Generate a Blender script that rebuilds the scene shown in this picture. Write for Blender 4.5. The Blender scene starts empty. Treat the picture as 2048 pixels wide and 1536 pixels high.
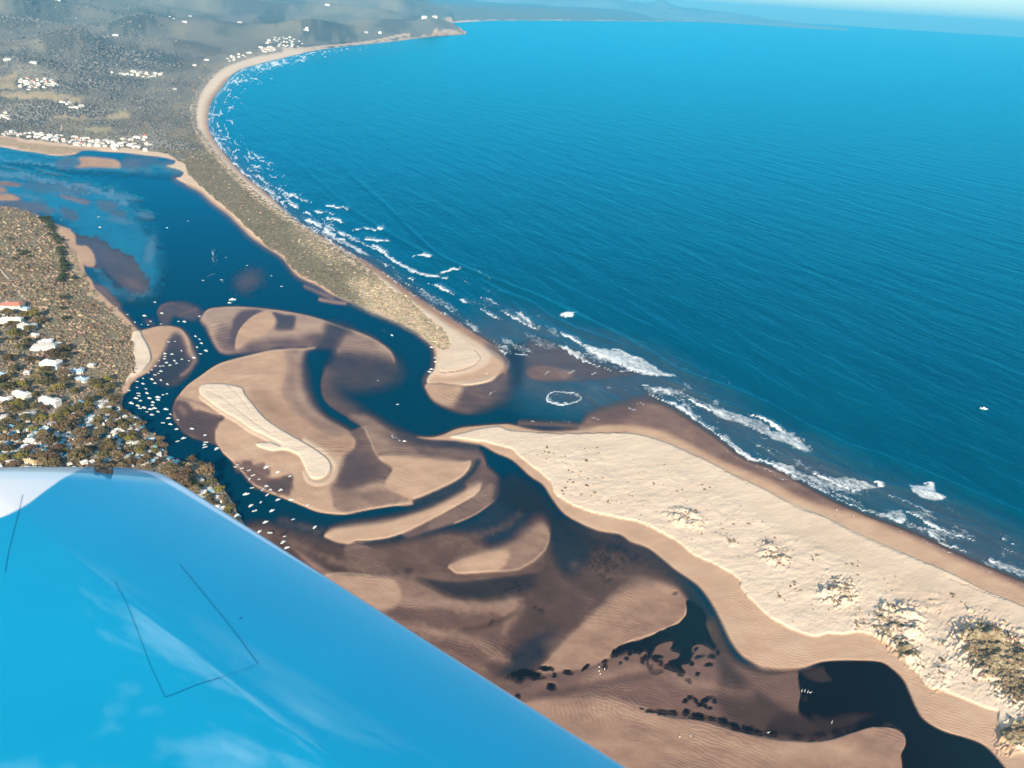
import bpy, math, random
import numpy as np
C = bpy.context
SC = C.scene
COL = SC.collection
rng = np.random.default_rng(7)
random.seed(7)

# ------------------------------------------------------------------ camera, world, sun
H = 400.0
FPX = 1538.0
TH = math.radians(26.58); PH = math.radians(3.66)
Fw = np.array([0, math.cos(TH), -math.sin(TH)])
R0 = np.array([1., 0, 0]); U0 = np.array([0, math.sin(TH), math.cos(TH)])
RT = math.cos(PH)*R0 + math.sin(PH)*U0
UP = -math.sin(PH)*R0 + math.cos(PH)*U0
from mathutils import Matrix, Vector
cam_d = bpy.data.cameras.new('camera'); cam = bpy.data.objects.new('camera', cam_d); COL.objects.link(cam)
cam.matrix_world = Matrix(((RT[0], UP[0], -Fw[0], 0), (RT[1], UP[1], -Fw[1], 0), (RT[2], UP[2], -Fw[2], H), (0, 0, 0, 1)))
cam_d.sensor_width = 36; cam_d.lens = FPX/2048*36
cam_d.clip_start = 0.05; cam_d.clip_end = 600000
SC.camera = cam

SUN_EL = 24.0
SUN_AZ = 183.0            # compass direction the sun stands in (180 = behind the camera)
w = bpy.data.worlds.new('World'); SC.world = w; w.use_nodes = True
wn = w.node_tree.nodes; wl = w.node_tree.links
sky = wn.new('ShaderNodeTexSky'); sky.sky_type = 'NISHITA'; sky.sun_disc = False
sky.sun_elevation = math.radians(SUN_EL); sky.sun_rotation = math.radians(SUN_AZ)
sky.altitude = 400; sky.air_density = 1.0; sky.dust_density = 0.6; sky.ozone_density = 1.5
bg = wn['Background']; bg.inputs[1].default_value = 0.088
# thin broken cloud above 20 degrees (seen only as reflections in the wing and the water)
tc = wn.new('ShaderNodeTexCoord'); sep = wn.new('ShaderNodeSeparateXYZ'); wl.new(tc.outputs['Generated'], sep.inputs[0])
mp = wn.new('ShaderNodeMapping'); mp.inputs['Scale'].default_value = (1.0, 1.6, 2.2); wl.new(tc.outputs['Generated'], mp.inputs[0])
cn = wn.new('ShaderNodeTexNoise'); cn.inputs['Scale'].default_value = 3.1; cn.inputs['Detail'].default_value = 6; cn.inputs['Roughness'].default_value = 0.55
wl.new(mp.outputs[0], cn.inputs['Vector'])
cr = wn.new('ShaderNodeMapRange'); cr.inputs[1].default_value = 0.51; cr.inputs[2].default_value = 0.64; wl.new(cn.outputs['Fac'], cr.inputs[0])
er = wn.new('ShaderNodeMapRange'); er.inputs[1].default_value = 0.42; er.inputs[2].default_value = 0.62; er.inputs[4].default_value = 0.7; wl.new(sep.outputs[2], er.inputs[0])
mm = wn.new('ShaderNodeMath'); mm.operation = 'MULTIPLY'; wl.new(cr.outputs[0], mm.inputs[0]); wl.new(er.outputs[0], mm.inputs[1])
tint = wn.new('ShaderNodeMix'); tint.data_type = 'RGBA'; tint.blend_type = 'MULTIPLY'; tint.inputs[0].default_value = 1

tr_ = wn.new('ShaderNodeMapRange'); tr_.inputs[1].default_value = 0.0; tr_.inputs[2].default_value = 0.22; wl.new(sep.outputs[2], tr_.inputs[0])
tcol = wn.new('ShaderNodeMix'); tcol.data_type = 'RGBA'; tcol.inputs[6].default_value = (0.88, 0.95, 1.06, 1); tcol.inputs[7].default_value = (0.38, 0.82, 1.0, 1); wl.new(tr_.outputs[0], tcol.inputs[0])
wl.new(tcol.outputs[2], tint.inputs[7]); wl.new(sky.outputs[0], tint.inputs[6])
cm = wn.new('ShaderNodeMix'); cm.data_type = 'RGBA'; wl.new(mm.outputs[0], cm.inputs[0]); wl.new(tint.outputs[2], cm.inputs[6]); cm.inputs[7].default_value = (20, 22, 23, 1)
wl.new(cm.outputs[2], bg.inputs[0])

sd = bpy.data.lights.new('sun', 'SUN'); sd.energy = 4.8; sd.angle = math.radians(0.5); sd.color = (1.0, 0.85, 0.65)
sun = bpy.data.objects.new('sun', sd); COL.objects.link(sun)
az = math.radians(SUN_AZ); el = math.radians(SUN_EL)
sdir = Vector((math.sin(az)*math.cos(el), math.cos(az)*math.cos(el), math.sin(el)))   # towards the sun
sun.rotation_euler = sdir.to_track_quat('Z', 'Y').to_euler(); sun.location = (0, 0, 900)

SC.view_settings.view_transform = 'Standard'; SC.view_settings.look = 'None'
SC.view_settings.exposure = 0.95; SC.view_settings.gamma = 1.0
SC.render.engine = 'CYCLES'
SC.cycles.use_denoising = True
SC.cycles.max_bounces = 5; SC.cycles.transparent_max_bounces = 8; SC.cycles.volume_bounces = 0

# ------------------------------------------------------------------ helpers: pixels of the photograph <-> ground
def gxy(px, py, z=0.0):
    px = np.asarray(px, float); py = np.asarray(py, float)
    a = (px-1024)/FPX; b = -(py-768)/FPX
    d = [RT[i]*a + UP[i]*b + Fw[i] for i in range(3)]
    s = (z-H)/d[2]
    return d[0]*s, d[1]*s
def pix(X, Y, Z=0.0):
    dz = Z-H
    x = RT[0]*X+RT[1]*Y+RT[2]*dz; y = UP[0]*X+UP[1]*Y+UP[2]*dz; f = Fw[0]*X+Fw[1]*Y+Fw[2]*dz
    f = np.maximum(f, 1e-3)
    return 1024+FPX*x/f, 768-FPX*y/f

def smooth_closed(p, closed=True, n=4):
    p = np.asarray(p, float); m = len(p); out = []
    rngi = range(m) if closed else range(m-1)
    for i in rngi:
        if closed: a, b, c, d = p[i-1], p[i], p[(i+1) % m], p[(i+2) % m]
        else: a, b, c, d = p[max(i-1, 0)], p[i], p[i+1], p[min(i+2, m-1)]
        L = math.hypot(*(c[:2]-b[:2]))
        k = max(1, min(n, int(L/5)))
        if L > 350: k = 1
        for j in range(k):
            t = j/k
            q = 0.5*((2*b)+(-a+c)*t+(2*a-5*b+4*c-d)*t*t+(-a+3*b-3*c+d)*t**3) if k > 1 else b
            q[2:] = b[2:]*(1-t)+c[2:]*t
            out.append(q)
    if not closed: out.append(p[-1])
    return np.array(out)

def sdist(pts, px, py, closed=True, sm=True):
    """signed distance (inside positive) and the value (3rd coord) at the closest place of the outline"""
    q = np.array([tuple(t)+((3.0,) if len(t) == 2 else ()) for t in pts], float)
    if sm: q = smooth_closed(q, closed)
    n = len(q); best = np.full(px.shape, 1e12, np.float32); val = np.zeros(px.shape, np.float32); ins = np.zeros(px.shape, bool)
    for i in range(n if closed else n-1):
        ax, ay, av = q[i]; bx, by, bv = q[(i+1) % n]
        dx, dy = bx-ax, by-ay; L2 = dx*dx+dy*dy+1e-9
        t = np.clip(((px-ax)*dx+(py-ay)*dy)/L2, 0, 1)
        d = (px-ax-t*dx)**2+(py-ay-t*dy)**2
        m = d < best
        best[m] = d[m]; val[m] = (av+(bv-av)*t)[m]
        if closed and ay != by:
            c = ((ay > py) != (by > py)) & (px < (bx-ax)*(py-ay)/(by-ay)+ax)
            ins ^= c
    d = np.sqrt(best)
    return (np.where(ins, d, -d) if closed else -d), val

def sst(x): x = np.clip(x, 0, 1); return x*x*(3-2*x)

class Fields:
    """layer painter: every layer is an outline with its own softness on each side"""
    def __init__(s, px, py, names):
        s.px = px.astype(np.float32); s.py = py.astype(np.float32)
        for n in names: setattr(s, n, np.zeros(px.shape, np.float32))
    def poly(s, pts, soft=None, sm=True, grow=0.0, wob=0.0, **kw):
        P = np.array([p[:2] for p in pts], float)
        mx = 60 if soft is None else soft+6
        bb = (s.px > P[:, 0].min()-mx) & (s.px < P[:, 0].max()+mx) & (s.py > P[:, 1].min()-mx) & (s.py < P[:, 1].max()+mx)
        idx = np.nonzero(bb)
        if not len(idx[0]): return
        x, y = s.px[idx], s.py[idx]
        if wob:
            x = x+wob*vnoise(x*.11, y*.11, 3); y = y+wob*vnoise(x*.11+50, y*.11, 4)
        d, v = sdist(pts, x, y, True, sm)
        f = np.full_like(v, soft) if soft is not None else v
        m = sst(0.5+(d+grow)/(2*np.maximum(f, 0.8)))
        s.mix(idx, m, kw)
    def stroke(s, pts, wdt, soft=None, wob=0.0, k=1.0, taper=False, **kw):
        P = np.array([p[:2] for p in pts], float); soft = soft or wdt*0.5; mx = wdt+soft+4+wob
        bb = (s.px > P[:, 0].min()-mx) & (s.px < P[:, 0].max()+mx) & (s.py > P[:, 1].min()-mx) & (s.py < P[:, 1].max()+mx)
        idx = np.nonzero(bb)
        if not len(idx[0]): return
        x, y = s.px[idx], s.py[idx]
        if wob:
            x = x+wob*vnoise(x*.15, y*.15, 13); y = y+wob*vnoise(x*.15+50, y*.15, 14)
        d, v = sdist([p if len(p) > 2 else (p[0], p[1], 1.0) for p in pts], x, y, False)
        m = k*sst(0.5+(wdt*v/2+d)/(soft*(.4+.6*v))) if taper else k*sst(0.5+(wdt/2+d)/(soft))*np.where(v < 1.01, np.clip(v, 0, 1), 1)
        s.mix(idx, m, kw)
    def blob(s, x, y, rx, ry, soft=0.5, ang=0, k=1.0, **kw):
        R = max(rx, ry)*(1+soft)+4
        bb = (abs(s.px-x) < R) & (abs(s.py-y) < R); idx = np.nonzero(bb)
        if not len(idx[0]): return
        a = math.radians(ang); dx = s.px[idx]-x; dy = s.py[idx]-y
        u = (dx*math.cos(a)+dy*math.sin(a))/rx; v = (-dx*math.sin(a)+dy*math.cos(a))/ry
        r = np.sqrt(u*u+v*v)*(1+0.28*vnoise(s.px[idx]*.23, s.py[idx]*.3, 5)+0.12*vnoise(s.px[idx]*.6, s.py[idx]*.7, 6))
        s.mix(idx, k*sst((1+soft-r)/(2*soft)), kw)
    def mix(s, idx, m, kw):
        for n, v in kw.items():
            A = getattr(s, n); A[idx] = A[idx]*(1-m)+v*m

def vnoise(x, y, seed=0):
    """value noise, -1..1"""
    xi = np.floor(x).astype(np.int64); yi = np.floor(y).astype(np.int64); fx = x-xi; fy = y-yi
    fx = fx*fx*(3-2*fx); fy = fy*fy*(3-2*fy)
    def h(i, j):
        n = (i*374761393+j*668265263+seed*2147483647) & 0xffffffff
        n = ((n ^ (n >> 13))*1274126177) & 0xffffffff
        return ((n ^ (n >> 16)) & 0xffff)/32767.5-1
    a = h(xi, yi); b = h(xi+1, yi); c = h(xi, yi+1); d = h(xi+1, yi+1)
    return (a*(1-fx)+b*fx)*(1-fy)+(c*(1-fx)+d*fx)*fy
def fbm(x, y, o=4, seed=0, g=0.5):
    r = 0; a = 1; t = 0
    for i in range(o):
        r = r+a*vnoise(x*2**i+17*i, y*2**i-9*i, seed+i); t += a; a *= g
    return r/t

# ------------------------------------------------------------------ outlines traced on the ground plane
COAST_E = [(1535,45.2),(1500,45),(1300,43),(1100,41.5),(1000,41.5),(960,43),(905,46),(880,46),(900,52),(920,58),(934,66),(915,70),(880,71.5),(840,76),(780,84),(700,92),(640,100),(600,108),(560,118),(530,125),(512,130),
 (480,140),(455,158),(438,178),(422,200),(415,225),(414,250),(422,275),(440,300),(465,330),(490,355),(512,372),(545,400),(575,430),(610,455),(650,480),(690,505),(730,527),(765,550),(800,575),(840,603),(870,622),(905,645),(940,667),(975,688),(1000,705),(1013,725),(1008,742),(1000,755),(975,765),(930,772),(880,766)]
LAG_N = [(854,768),(853,760),(858,750),(868,738),(872,715),(868,695),(855,680),(830,660),(800,645),(770,632),(740,620),(715,608),(690,597),(660,585),(640,572),(610,558),(590,545),(575,525),(560,510),(545,500),(520,485),(500,470),(480,450),(460,430),(440,415),(420,400),(400,382),(375,370),(350,356),(361,354),(368,345),(360,340),(332,332),(348,328),(352,322),(330,316),(300,312),(282,310),(250,306),(212,304),(185,301),(162,302),(150,309),(112,312),(75,306),(37,301),(0,294),(-80,285),(-300,262),(-700,230),(-1600,200)]
NLAND = COAST_E + LAG_N + [(-1600,-500),(1536,-500),(1536,43)]
SHORE_W = [(-1600,520),(-700,440),(-250,415),(-60,408),(0,411),(37,416),(62,424),(87,434),(110,446),(125,452),(140,459),(150,472),(153,490),(160,500),(166,520),(172,545),(185,560),(190,575),(205,590),(215,600),(232,615),(250,632),(265,648),(276,660),(284,664),(300,672),(311,688),(313,702),(312,720),(305,738),(290,748),(275,756),(262,768),(258,780),(247,793),(245,812),(252,823),(275,831),(287,843),(295,860),(312,868),(325,880),(334,893),(336,908),(350,918),(372,922),(390,922),(412,934),(432,958),(450,980),(467,1005),(477,1028),(495,1055),(520,1085),(560,1140),(600,1250),(600,1400),(500,1700),(-400,2600),(-2200,2600)]
BEACH_TOP = [(832,872,3),(862,873,3),(887,867,3),(917,855,3),(962,850,2),(1007,847,2),(1024,848,3),(1049,854,4),(1086,860,5),(1124,860,6),(1161,857,6),(1199,851,6),(1236,850,6),(1274,853,7),(1311,859,8),(1349,873,9),(1386,893,10),(1424,913,10),(1461,930,10),(1499,945,10),(1536,960,10),(1586,988,10),(1636,1010,10),(1686,1023,10),(1736,1038,10),(1786,1060,10),(1836,1080,10),(1886,1105,10),(1936,1128,10),(1986,1150,10),(2048,1178,10),(2200,1245,10),(2600,1420,10),(3400,1800,10)]
BEACH_LAG = [(2300,2600,3),(2100,1750,3),(2060,1600,3),(2011,1536,2),(1973,1494,2),(1936,1477,2),(1886,1462,2),(1848,1439,2),(1831,1414,2),(1818,1384,2),(1806,1359,2),(1786,1339,2),(1761,1324,2),(1711,1321,2),(1648,1323,2),(1598,1338,6),(1536,1338,8),(1511,1329,6),(1481,1309,5),(1461,1282,5),(1444,1247,5),(1424,1209,4),(1399,1174,4),(1369,1152,4),(1349,1138,3),(1319,1113,3),(1294,1095,3),(1261,1083,3),(1239,1069,3),(1199,1062,3),(1164,1048,3),(1129,1028,3),(1104,998,3),(1086,970,3),(1061,953,3),(1024,920,3),(990,905,3),(965,891,3),(940,886,3),(900,881,3),(860,879,3)]
DRY_LAG = [(2600,2100),(2300,1700),(2150,1560),(2048,1506),(2026,1494),(2011,1474),(1996,1442),(1996,1424),(1973,1417),(1923,1397),(1886,1383),(1856,1377),(1836,1352),(1811,1329),(1791,1304),(1761,1282),(1723,1267),(1686,1271),(1656,1268),(1628,1274),(1586,1262),(1561,1249),(1536,1234),(1499,1199),(1481,1177),(1474,1157),(1424,1128),(1384,1110),(1361,1090),(1336,1075),(1304,1058),(1274,1045),(1239,1038),(1199,1030),(1164,1020),(1136,1008),(1111,990),(1101,968),(1084,950),(1061,933),(1039,915),(1024,900),(999,893),(960,884),(922,878),(900,874)]
DRY_TOP = [(930,866),(962,858),(1000,854),(1024,862),(1124,867),(1249,866),(1324,883),(1399,915),(1449,941),(1494,963),(1536,983),(1586,1011),(1661,1040),(1711,1066),(1786,1098),(1861,1130),(1911,1152),(1961,1178),(2048,1215),(2200,1290),(2600,1480),(3200,1850)]
VEG_SPIT = [(560,95),(512,108),(480,116),(450,130),(425,148),(403,170),(390,190),(382,215),(383,240),(393,265),(408,287),(428,307),(452,337),(478,363),(503,386),(537,413),(562,431),(587,446),(612,461),(637,476),(662,496),(687,513),(712,531),(737,541),(762,561),(787,581),(812,593),(837,618),(862,641),(887,661),(899,679),(897,694),(887,699),(869,691),(849,679),(812,659),(787,644),(737,626),(699,604),(662,584),(637,569),(612,556),(592,544),(574,524),(562,509),(537,494),(518,476),(490,452),(470,432),(450,414),(430,398),(412,382),(398,368),(378,352),(372,335),(355,322),(330,308),(280,300),(150,290),(60,280),(-50,265),(-400,230),(-1600,180),(-1600,-500),(1580,-500),(1580,47),(1500,44),(1400,42.8),(1100,40.2),(960,41.2),(885,44),(905,54),(918,64),(880,69),(840,74),(780,82),(700,90),(640,97)]
VEG_W = [(-1600,530),(-700,450),(-250,420),(-60,412),(0,414),(37,418),(62,427),(87,438),(105,450),(110,462),(120,472),(134,492),(136,520),(148,544),(165,562),(170,588),(190,600),(212,612),(218,624),(237,638),(252,654),(264,670),(262,690),(268,710),(270,730),(262,745),(250,764),(242,780),(238,800),(245,815),(252,825),(272,834),(284,846),(292,862),(308,870),(322,884),(330,896),(332,910),(348,921),(372,925),(388,925),(408,936),(428,962),(446,984),(463,1008),(473,1030),(491,1058),(515,1090),(550,1140),(590,1250),(590,1400),(490,1700),(-400,2600),(-2200,2600)]

def far_mask(f): pass

def paint(px, py):
    f = Fields(px, py, ['A', 'S', 'K', 'V', 'G', 'D', 'F', 'HM', 'T', 'TW', 'W'])
    # A water opacity, S wetness of sand, K water hue (0 tannin black .. 0.5 lagoon .. 1 ocean), V plant cover, G pale grass, D dark wood and painted shade on the town ground, F foam, HM hummocks, T turbid, TW town ground
    f.A[:] = 1.0; f.S[:] = 0.85; f.K[:] = 0.55
    # ocean hue outside the bay mouth
    OC = COAST_E[:-4]+[(1000,745),(1030,770),(1060,830),(1160,850)]+[p[:2] for p in BEACH_TOP[11:]]+[(3600,1700),(5000,400),(4000,60),(1700,40)]
    f.poly(OC, soft=40, sm=False, K=0.85)
    # surf shallows along both beaches
    surf = [p for p in COAST_E if p[1] > 75]
    f.stroke(surf, 34, 40, T=0.55, A=0.97)
    f.stroke([(1000,705),(1060,720),(1120,745),(1200,760),(1290,790),(1350,830),(1430,880),(1500,925),(1586,965),(1686,1010),(1786,1045),(1886,1085),(2048,1160),(2300,1270),(2700,1450)], 150, 90, wob=6, T=0.62, A=0.97)
    # ---- shallow blue flats of the upper lagoon
    f.poly([(-800,300),(-100,292),(0,300),(60,308),(150,320),(250,340),(340,335),(362,345),(340,352),(300,350),(200,345),(110,338),(0,328),(-800,330)], soft=9, wob=3, A=0.92, S=0.8, K=0.95)
    f.poly([(-700,370),(-100,345),(0,345),(60,352),(110,360),(180,372),(240,385),(265,410),(285,440),(310,480),(322,520),(320,560),(305,595),(270,600),(240,600),(200,580),(150,470),(60,430),(-60,415),(-700,440)], soft=22, wob=5, A=0.93, S=0.7, K=1.0)
    f.stroke([(-300,340),(0,348),(60,352),(130,366),(200,378)], 10, 6, wob=6, A=0.84, S=0.3, K=1.0)
    f.stroke([(0,318),(60,325),(130,331)], 5, 4, wob=5, A=0.84, S=0.3, K=1.0)
    f.stroke([(110,380),(160,378),(230,392),(255,405)], 14, 8, wob=10, A=0.84, S=0.3, K=1.0)
    f.poly([(245,316),(290,313),(330,322),(345,330),(310,338),(280,342),(250,338),(256,326)], soft=5, wob=8, A=0.6, S=1.0)
    f.poly([(148,335,3),(158,313,5),(200,314,4),(230,318,3),(245,328,3),(240,337,3),(190,335,3)], A=0.0, S=0.5)
    f.poly([(245,320),(275,318),(285,330),(270,340),(246,337)], soft=6, A=0.45, S=0.9)
    f.poly([(118,316),(150,314),(158,325),(140,335),(110,330)], soft=5, wob=5, A=0.4, S=1.0)
    f.poly([(-60,404),(0,398),(60,402),(100,412),(110,424),(60,424),(0,412),(-60,412)], soft=5, wob=5, A=0.3, S=1.0)
    f.poly([(-60,388),(0,386),(25,388),(42,398),(20,402),(-20,400)], soft=3, A=0.0, S=0.55)
    f.poly([(-60,360),(10,362),(45,368),(40,373),(-10,370)], soft=3, A=0.05, S=0.7)
    f.poly([(-20,372),(8,374),(15,383),(-10,386)], soft=3, A=0.05, S=0.6)
    f.poly([(45,362),(110,368),(165,380),(172,388),(120,386),(60,378)], soft=6, wob=8, A=0.5, S=1.0)
    f.poly([(118,388),(140,392),(165,397),(181,403),(175,409),(150,403),(125,396)], soft=3, A=0.12, S=0.75)
    f.poly([(190,402),(215,405),(240,418),(253,432),(235,434),(212,424),(198,415)], soft=5, wob=7, A=0.45, S=0.95)
    f.poly([(120,418),(145,420),(155,430),(150,442),(128,436)], soft=5, wob=6, A=0.45, S=1.0)
    for (a, b, c, d) in [(100,345,30,3),(30,352,34,3),(60,392,24,4),(260,395,22,5),(290,430,18,8),(20,335,30,2.5),(300,500,10,26),(240,440,30,6)]:
        f.blob(a, b, c, d, 0.6, 12, k=0.8, A=0.84, S=0.3, K=1.0)
    # ---- northern land and spit: first the sand, then the plants
    f.stroke([(x, y) for x, y in LAG_N[:34]], 16, 12, A=0.6, S=0.8)
    f.poly(NLAND, soft=1.6, A=0.0, S=0.2, T=0, K=0.6)
    f.stroke(COAST_E[22:36], 7, 6, S=0.5, A=0.04)
    f.stroke(COAST_E[35:49], 13, 9, S=0.62, A=0.04)
    f.stroke([(x, y) for x, y in LAG_N[4:28]], 5, 4, S=0.5, A=0.03)
    f.poly([(560,112),(512,124),(480,134),(450,152),(428,176),(408,205),(400,230),(400,250),(408,275),(428,300),(452,328),(478,354),(505,377),(540,404),(580,436),(640,478),(690,510),(735,538),(780,568),(820,598),(850,620),(885,645),(915,668),(945,690),(960,705),(968,715),(950,728),(925,738),(890,744),(876,735),(880,700),(860,670),(560,480),(380,330),(360,180),(500,90)], soft=4, S=0.12)
    f.poly([(985,700),(1003,712),(1006,735),(990,750),(950,762),(900,766),(862,764),(870,750),(900,752),(950,742),(978,724)], soft=6, S=0.38)
    f.stroke([(880,745),(915,742),(945,732),(962,716),(950,700)], 1.6, 1.5, S=0.45)
    f.stroke([(600,103),(560,110),(512,122),(470,134),(440,155),(418,180),(402,205),(398,240),(404,275),(425,303),(455,335),(490,368),(540,408),(600,453),(660,493),(720,533),(780,577)], 13, 9, S=0.05)
    # sand lobe under the tip of the spit
    f.poly([(850,768,2),(852,782,4),(862,798,5),(880,811,5),(905,821,6),(930,826,7),(958,821,12),(985,808,20),(1012,785,26),(1022,755,20),(1006,746,3),(975,766,3),(930,774,3),(880,768,2)], A=0.42, S=0.75, K=0.5)
    f.poly([(851,768,2),(853,782,3),(864,798,4),(882,808,5),(905,812,9),(918,795,10),(925,772,6),(890,768,2)], A=0.06, S=0.45)
    f.poly(NLAND, soft=1.2, A=0.0, k=None) if False else None
    f.stroke([(640,598),(665,603),(690,606)], 8, 6, A=0.12, S=0.6)
    f.stroke([(610,572),(640,585),(665,596)], 8, 8, A=0.35, S=0.6)
    f.poly(VEG_SPIT, soft=2.5, wob=2.5, V=.92, S=0.3)
    f.poly([(700,560),(760,560),(820,600),(870,645),(905,680),(890,705),(850,690),(800,655),(740,640),(720,600)], soft=18, V=0.5, G=0.85)
    f.stroke([(400,270),(420,300),(470,355),(520,400),(600,455),(660,495),(740,545)], 18, 12, V=0.55)
    f.stroke([(560,100),(512,108),(480,118),(440,135),(410,165),(392,200),(388,240),(400,280)], 16, 12, V=0.6)
    f.blob(640, 500, 60, 14, 0.8, 35, k=0.8, V=0.6, G=.5)
    # far land: fields, woods, villages, road
    f.poly([(0,205),(60,202),(110,200),(140,206),(172,214),(150,220),(100,220),(40,216),(0,212)], soft=4, wob=5, G=1.0, V=0.55)
    f.poly([(-300,215),(0,222),(30,228),(20,240),(-300,240)], soft=4, wob=5, TW=0.6)
    f.poly([(-200,168),(0,172),(32,166),(38,180),(30,190),(45,194),(0,198),(-200,198)], soft=4, wob=4, G=0.9, V=0.6)
    f.poly([(110,238),(180,238),(250,228),(255,240),(180,244),(110,243)], soft=3, wob=3, G=0.9, V=0.6)
    f.poly([(170,258),(225,256),(225,265),(180,266)], soft=4, wob=3, G=0.7, V=0.8)
    f.poly([(-300,260),(0,274),(40,283),(120,292),(200,300),(150,307),(112,310),(75,304),(37,299),(0,291),(-300,270)], soft=3, V=0.5, G=0.8, S=0.4)
    f.poly([(-600,20),(0,12),(60,9),(150,10),(190,13),(140,16),(60,17),(0,18),(-600,30)], soft=2, wob=2, G=1.0, V=0.5)
    for P in ([(85,95),(110,85),(135,88),(165,78),(180,84),(210,92),(165,108),(145,125),(110,130),(90,115)], [(225,70),(265,64),(300,66),(318,76),(290,82),(240,82)], [(-200,38),(20,33),(60,48),(85,54),(20,56),(-200,52)],
              [(300,50),(340,48),(376,60),(350,66),(310,62)], [(200,118),(290,112),(360,118),(350,135),(250,140),(170,134)], [(0,130),(60,125),(90,135),(150,140),(280,142),(330,150),(260,170),(160,165),(120,152),(40,155),(0,160)],
              [(40,185),(120,180),(220,165),(300,170),(260,185),(180,195),(100,200),(60,200)], [(-200,225),(40,220),(160,218),(230,225),(220,238),(110,238),(50,262),(-200,258)], [(512,50),(560,48),(590,58),(560,66),(520,62)], [(600,70),(700,66),(720,78),(640,84)]):
        f.poly(P, soft=6, wob=8, D=0.85)
    f.stroke([(-200,140),(0,158),(18,150),(28,142),(30,132),(50,108),(80,100)], 2.2, 1.8, TW=0.9, D=0)
    f.stroke([(140,58),(165,62),(185,70)], 1.6, 1.5, TW=0.8)
    f.poly([(35,160),(60,156),(95,158),(118,170),(125,176),(80,178),(42,182),(36,170)], soft=3, wob=3, TW=0.7, D=0)
    f.poly([(218,146),(260,143),(325,148),(330,152),(290,160),(260,152),(222,150)], soft=3, wob=2, TW=0.6, D=0)
    f.poly([(0,264),(80,268),(120,270),(170,276),(240,278),(300,272),(310,290),(300,303),(240,302),(180,298),(100,290),(60,278),(0,272)], soft=4, wob=4, TW=0.45)
    f.stroke([(122,262),(124,252)], 3, 2, S=0.1, V=0, G=0)
    f.poly([(296,240),(306,243),(318,258),(314,264),(302,254)], soft=4, D=1.0)
    f.stroke([(298,273),(308,279),(322,286)], 3, 3, D=1.0)
    # pale cliffs on the far shores
    f.stroke([(905,45),(925,44),(960,42.8),(1060,41),(1200,41.5),(1430,44)], 1.2, 1.2, k=.6, V=0.3, S=0.15, TW=0)
    f.stroke([(914,43.5),(930,42.5),(955,42)], 2.5, 2, V=0, S=0.05)
    f.stroke([(820,73),(790,76),(700,88),(640,93),(590,100)], 2.6, 2.2, V=0.1, S=0.2)
    f.stroke([(860,66),(840,58),(820,60)], 3, 4, V=0.5, S=0.3)
    f.stroke([(900,60),(915,64),(925,66)], 4, 3, V=0.4, S=0.6)
    # ---- western land
    f.poly([(150,470),(175,474),(200,482),(225,498),(255,512),(275,522),(285,545),(299,570),(291,591),(268,588),(245,580),(225,570),(205,555),(190,540),(188,520),(165,500)], soft=5, wob=7, A=0.4, S=0.98, K=0.6)
    f.stroke([(205,545),(222,562),(240,580),(262,596)], 14, 10, wob=5, A=0.8)
    f.blob(268, 566, 22, 9, 0.6, 25, A=0.28, S=0.8)
    f.poly([(188,566),(205,570),(225,588),(238,603),(240,620),(224,610),(200,592)], soft=4, wob=3, A=0.2, S=0.85)
    f.stroke(SHORE_W[18:27], 8, 7, A=0.3, S=0.7)
    f.poly(SHORE_W, soft=1.8, A=0.0, S=0.4, T=0)
    f.poly([(128,454),(142,460),(152,472),(150,486),(140,484),(130,468)], soft=2.5, S=0.42, V=0, A=0)
    f.poly([(140,488),(162,489),(176,492),(186,505),(192,518),(188,535),(170,531),(158,512)], soft=3, wob=2, A=0.0, S=0.45)
    f.poly([(268,664),(285,662),(300,671),(309,686),(312,700),(306,716),(296,730),(284,744),(262,756),(252,764),(262,742),(270,720),(262,690)], soft=2.5, S=0.0)
    f.poly(VEG_W, soft=3, wob=4, V=1.0, S=0.3)
    f.poly([(136,495),(150,505),(158,530),(172,556),(182,575),(200,590),(190,596),(172,585),(160,565),(140,530)], soft=4, V=0.6, G=0.6)
    f.poly([(185,610),(215,612),(240,640),(262,662),(272,700),(270,735),(255,760),(235,760),(230,700),(215,650)], soft=14, wob=10, V=0.72)
    f.poly([(-200,600),(20,590),(60,620),(90,650),(130,700),(170,740),(220,770),(240,800),(300,850),(335,905),(400,930),(500,1060),(300,1200),(-400,1300),(-600,900)], soft=14, wob=8, TW=0.25, D=0.2)  # ground darkened here to paint in the shadows among houses and caravans
    f.poly([(0,805),(60,812),(130,805),(200,795),(245,815),(290,850),(330,900),(335,915),(270,940),(0,1000),(-200,1000),(-200,820)], soft=10, wob=6, TW=0.55)
    f.poly([(392,948),(420,955),(450,990),(490,1060),(460,1060),(420,1000)], soft=8, TW=0.7)
    f.stroke([(0,540),(20,562),(45,595)], 2.6, 2.0, V=0, S=0.1)
    f.stroke([(300,420),(350,425)], 2, 2, k=0, S=0.1)
    f.stroke([(0,690),(10,705),(18,720),(22,730)], 2.5, 2, TW=1.0)
    f.stroke([(135,785),(150,772),(170,768)], 2.5, 2, TW=1.0)
    f.poly([(128,800),(140,785),(138,768),(150,775),(145,800)], soft=3, G=0.6, V=0.6)
    # ---- the round lobe by the moorings
    f.poly([(282,664,2),(300,655,2),(325,650,2),(350,652,2),(366,659,3),(379,676,5),(387,697,8),(393,716,9),(385,728,12),(370,745,16),(350,760,16),(330,762,14),(310,745,8),(300,700,3)], A=0.05, S=0.42)
    f.poly([(350,668,10),(362,672,9),(370,690,9),(374,712,9),(385,722,6),(372,742,12),(350,762,14),(330,765,14),(306,748,4),(316,728,5),(328,705,8),(338,682,8)], A=0.55, S=0.9)
    f.poly([(340,705),(365,708),(380,725),(350,765),(310,760),(305,745),(320,725)], soft=14, A=0.72, S=1.0)
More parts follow.
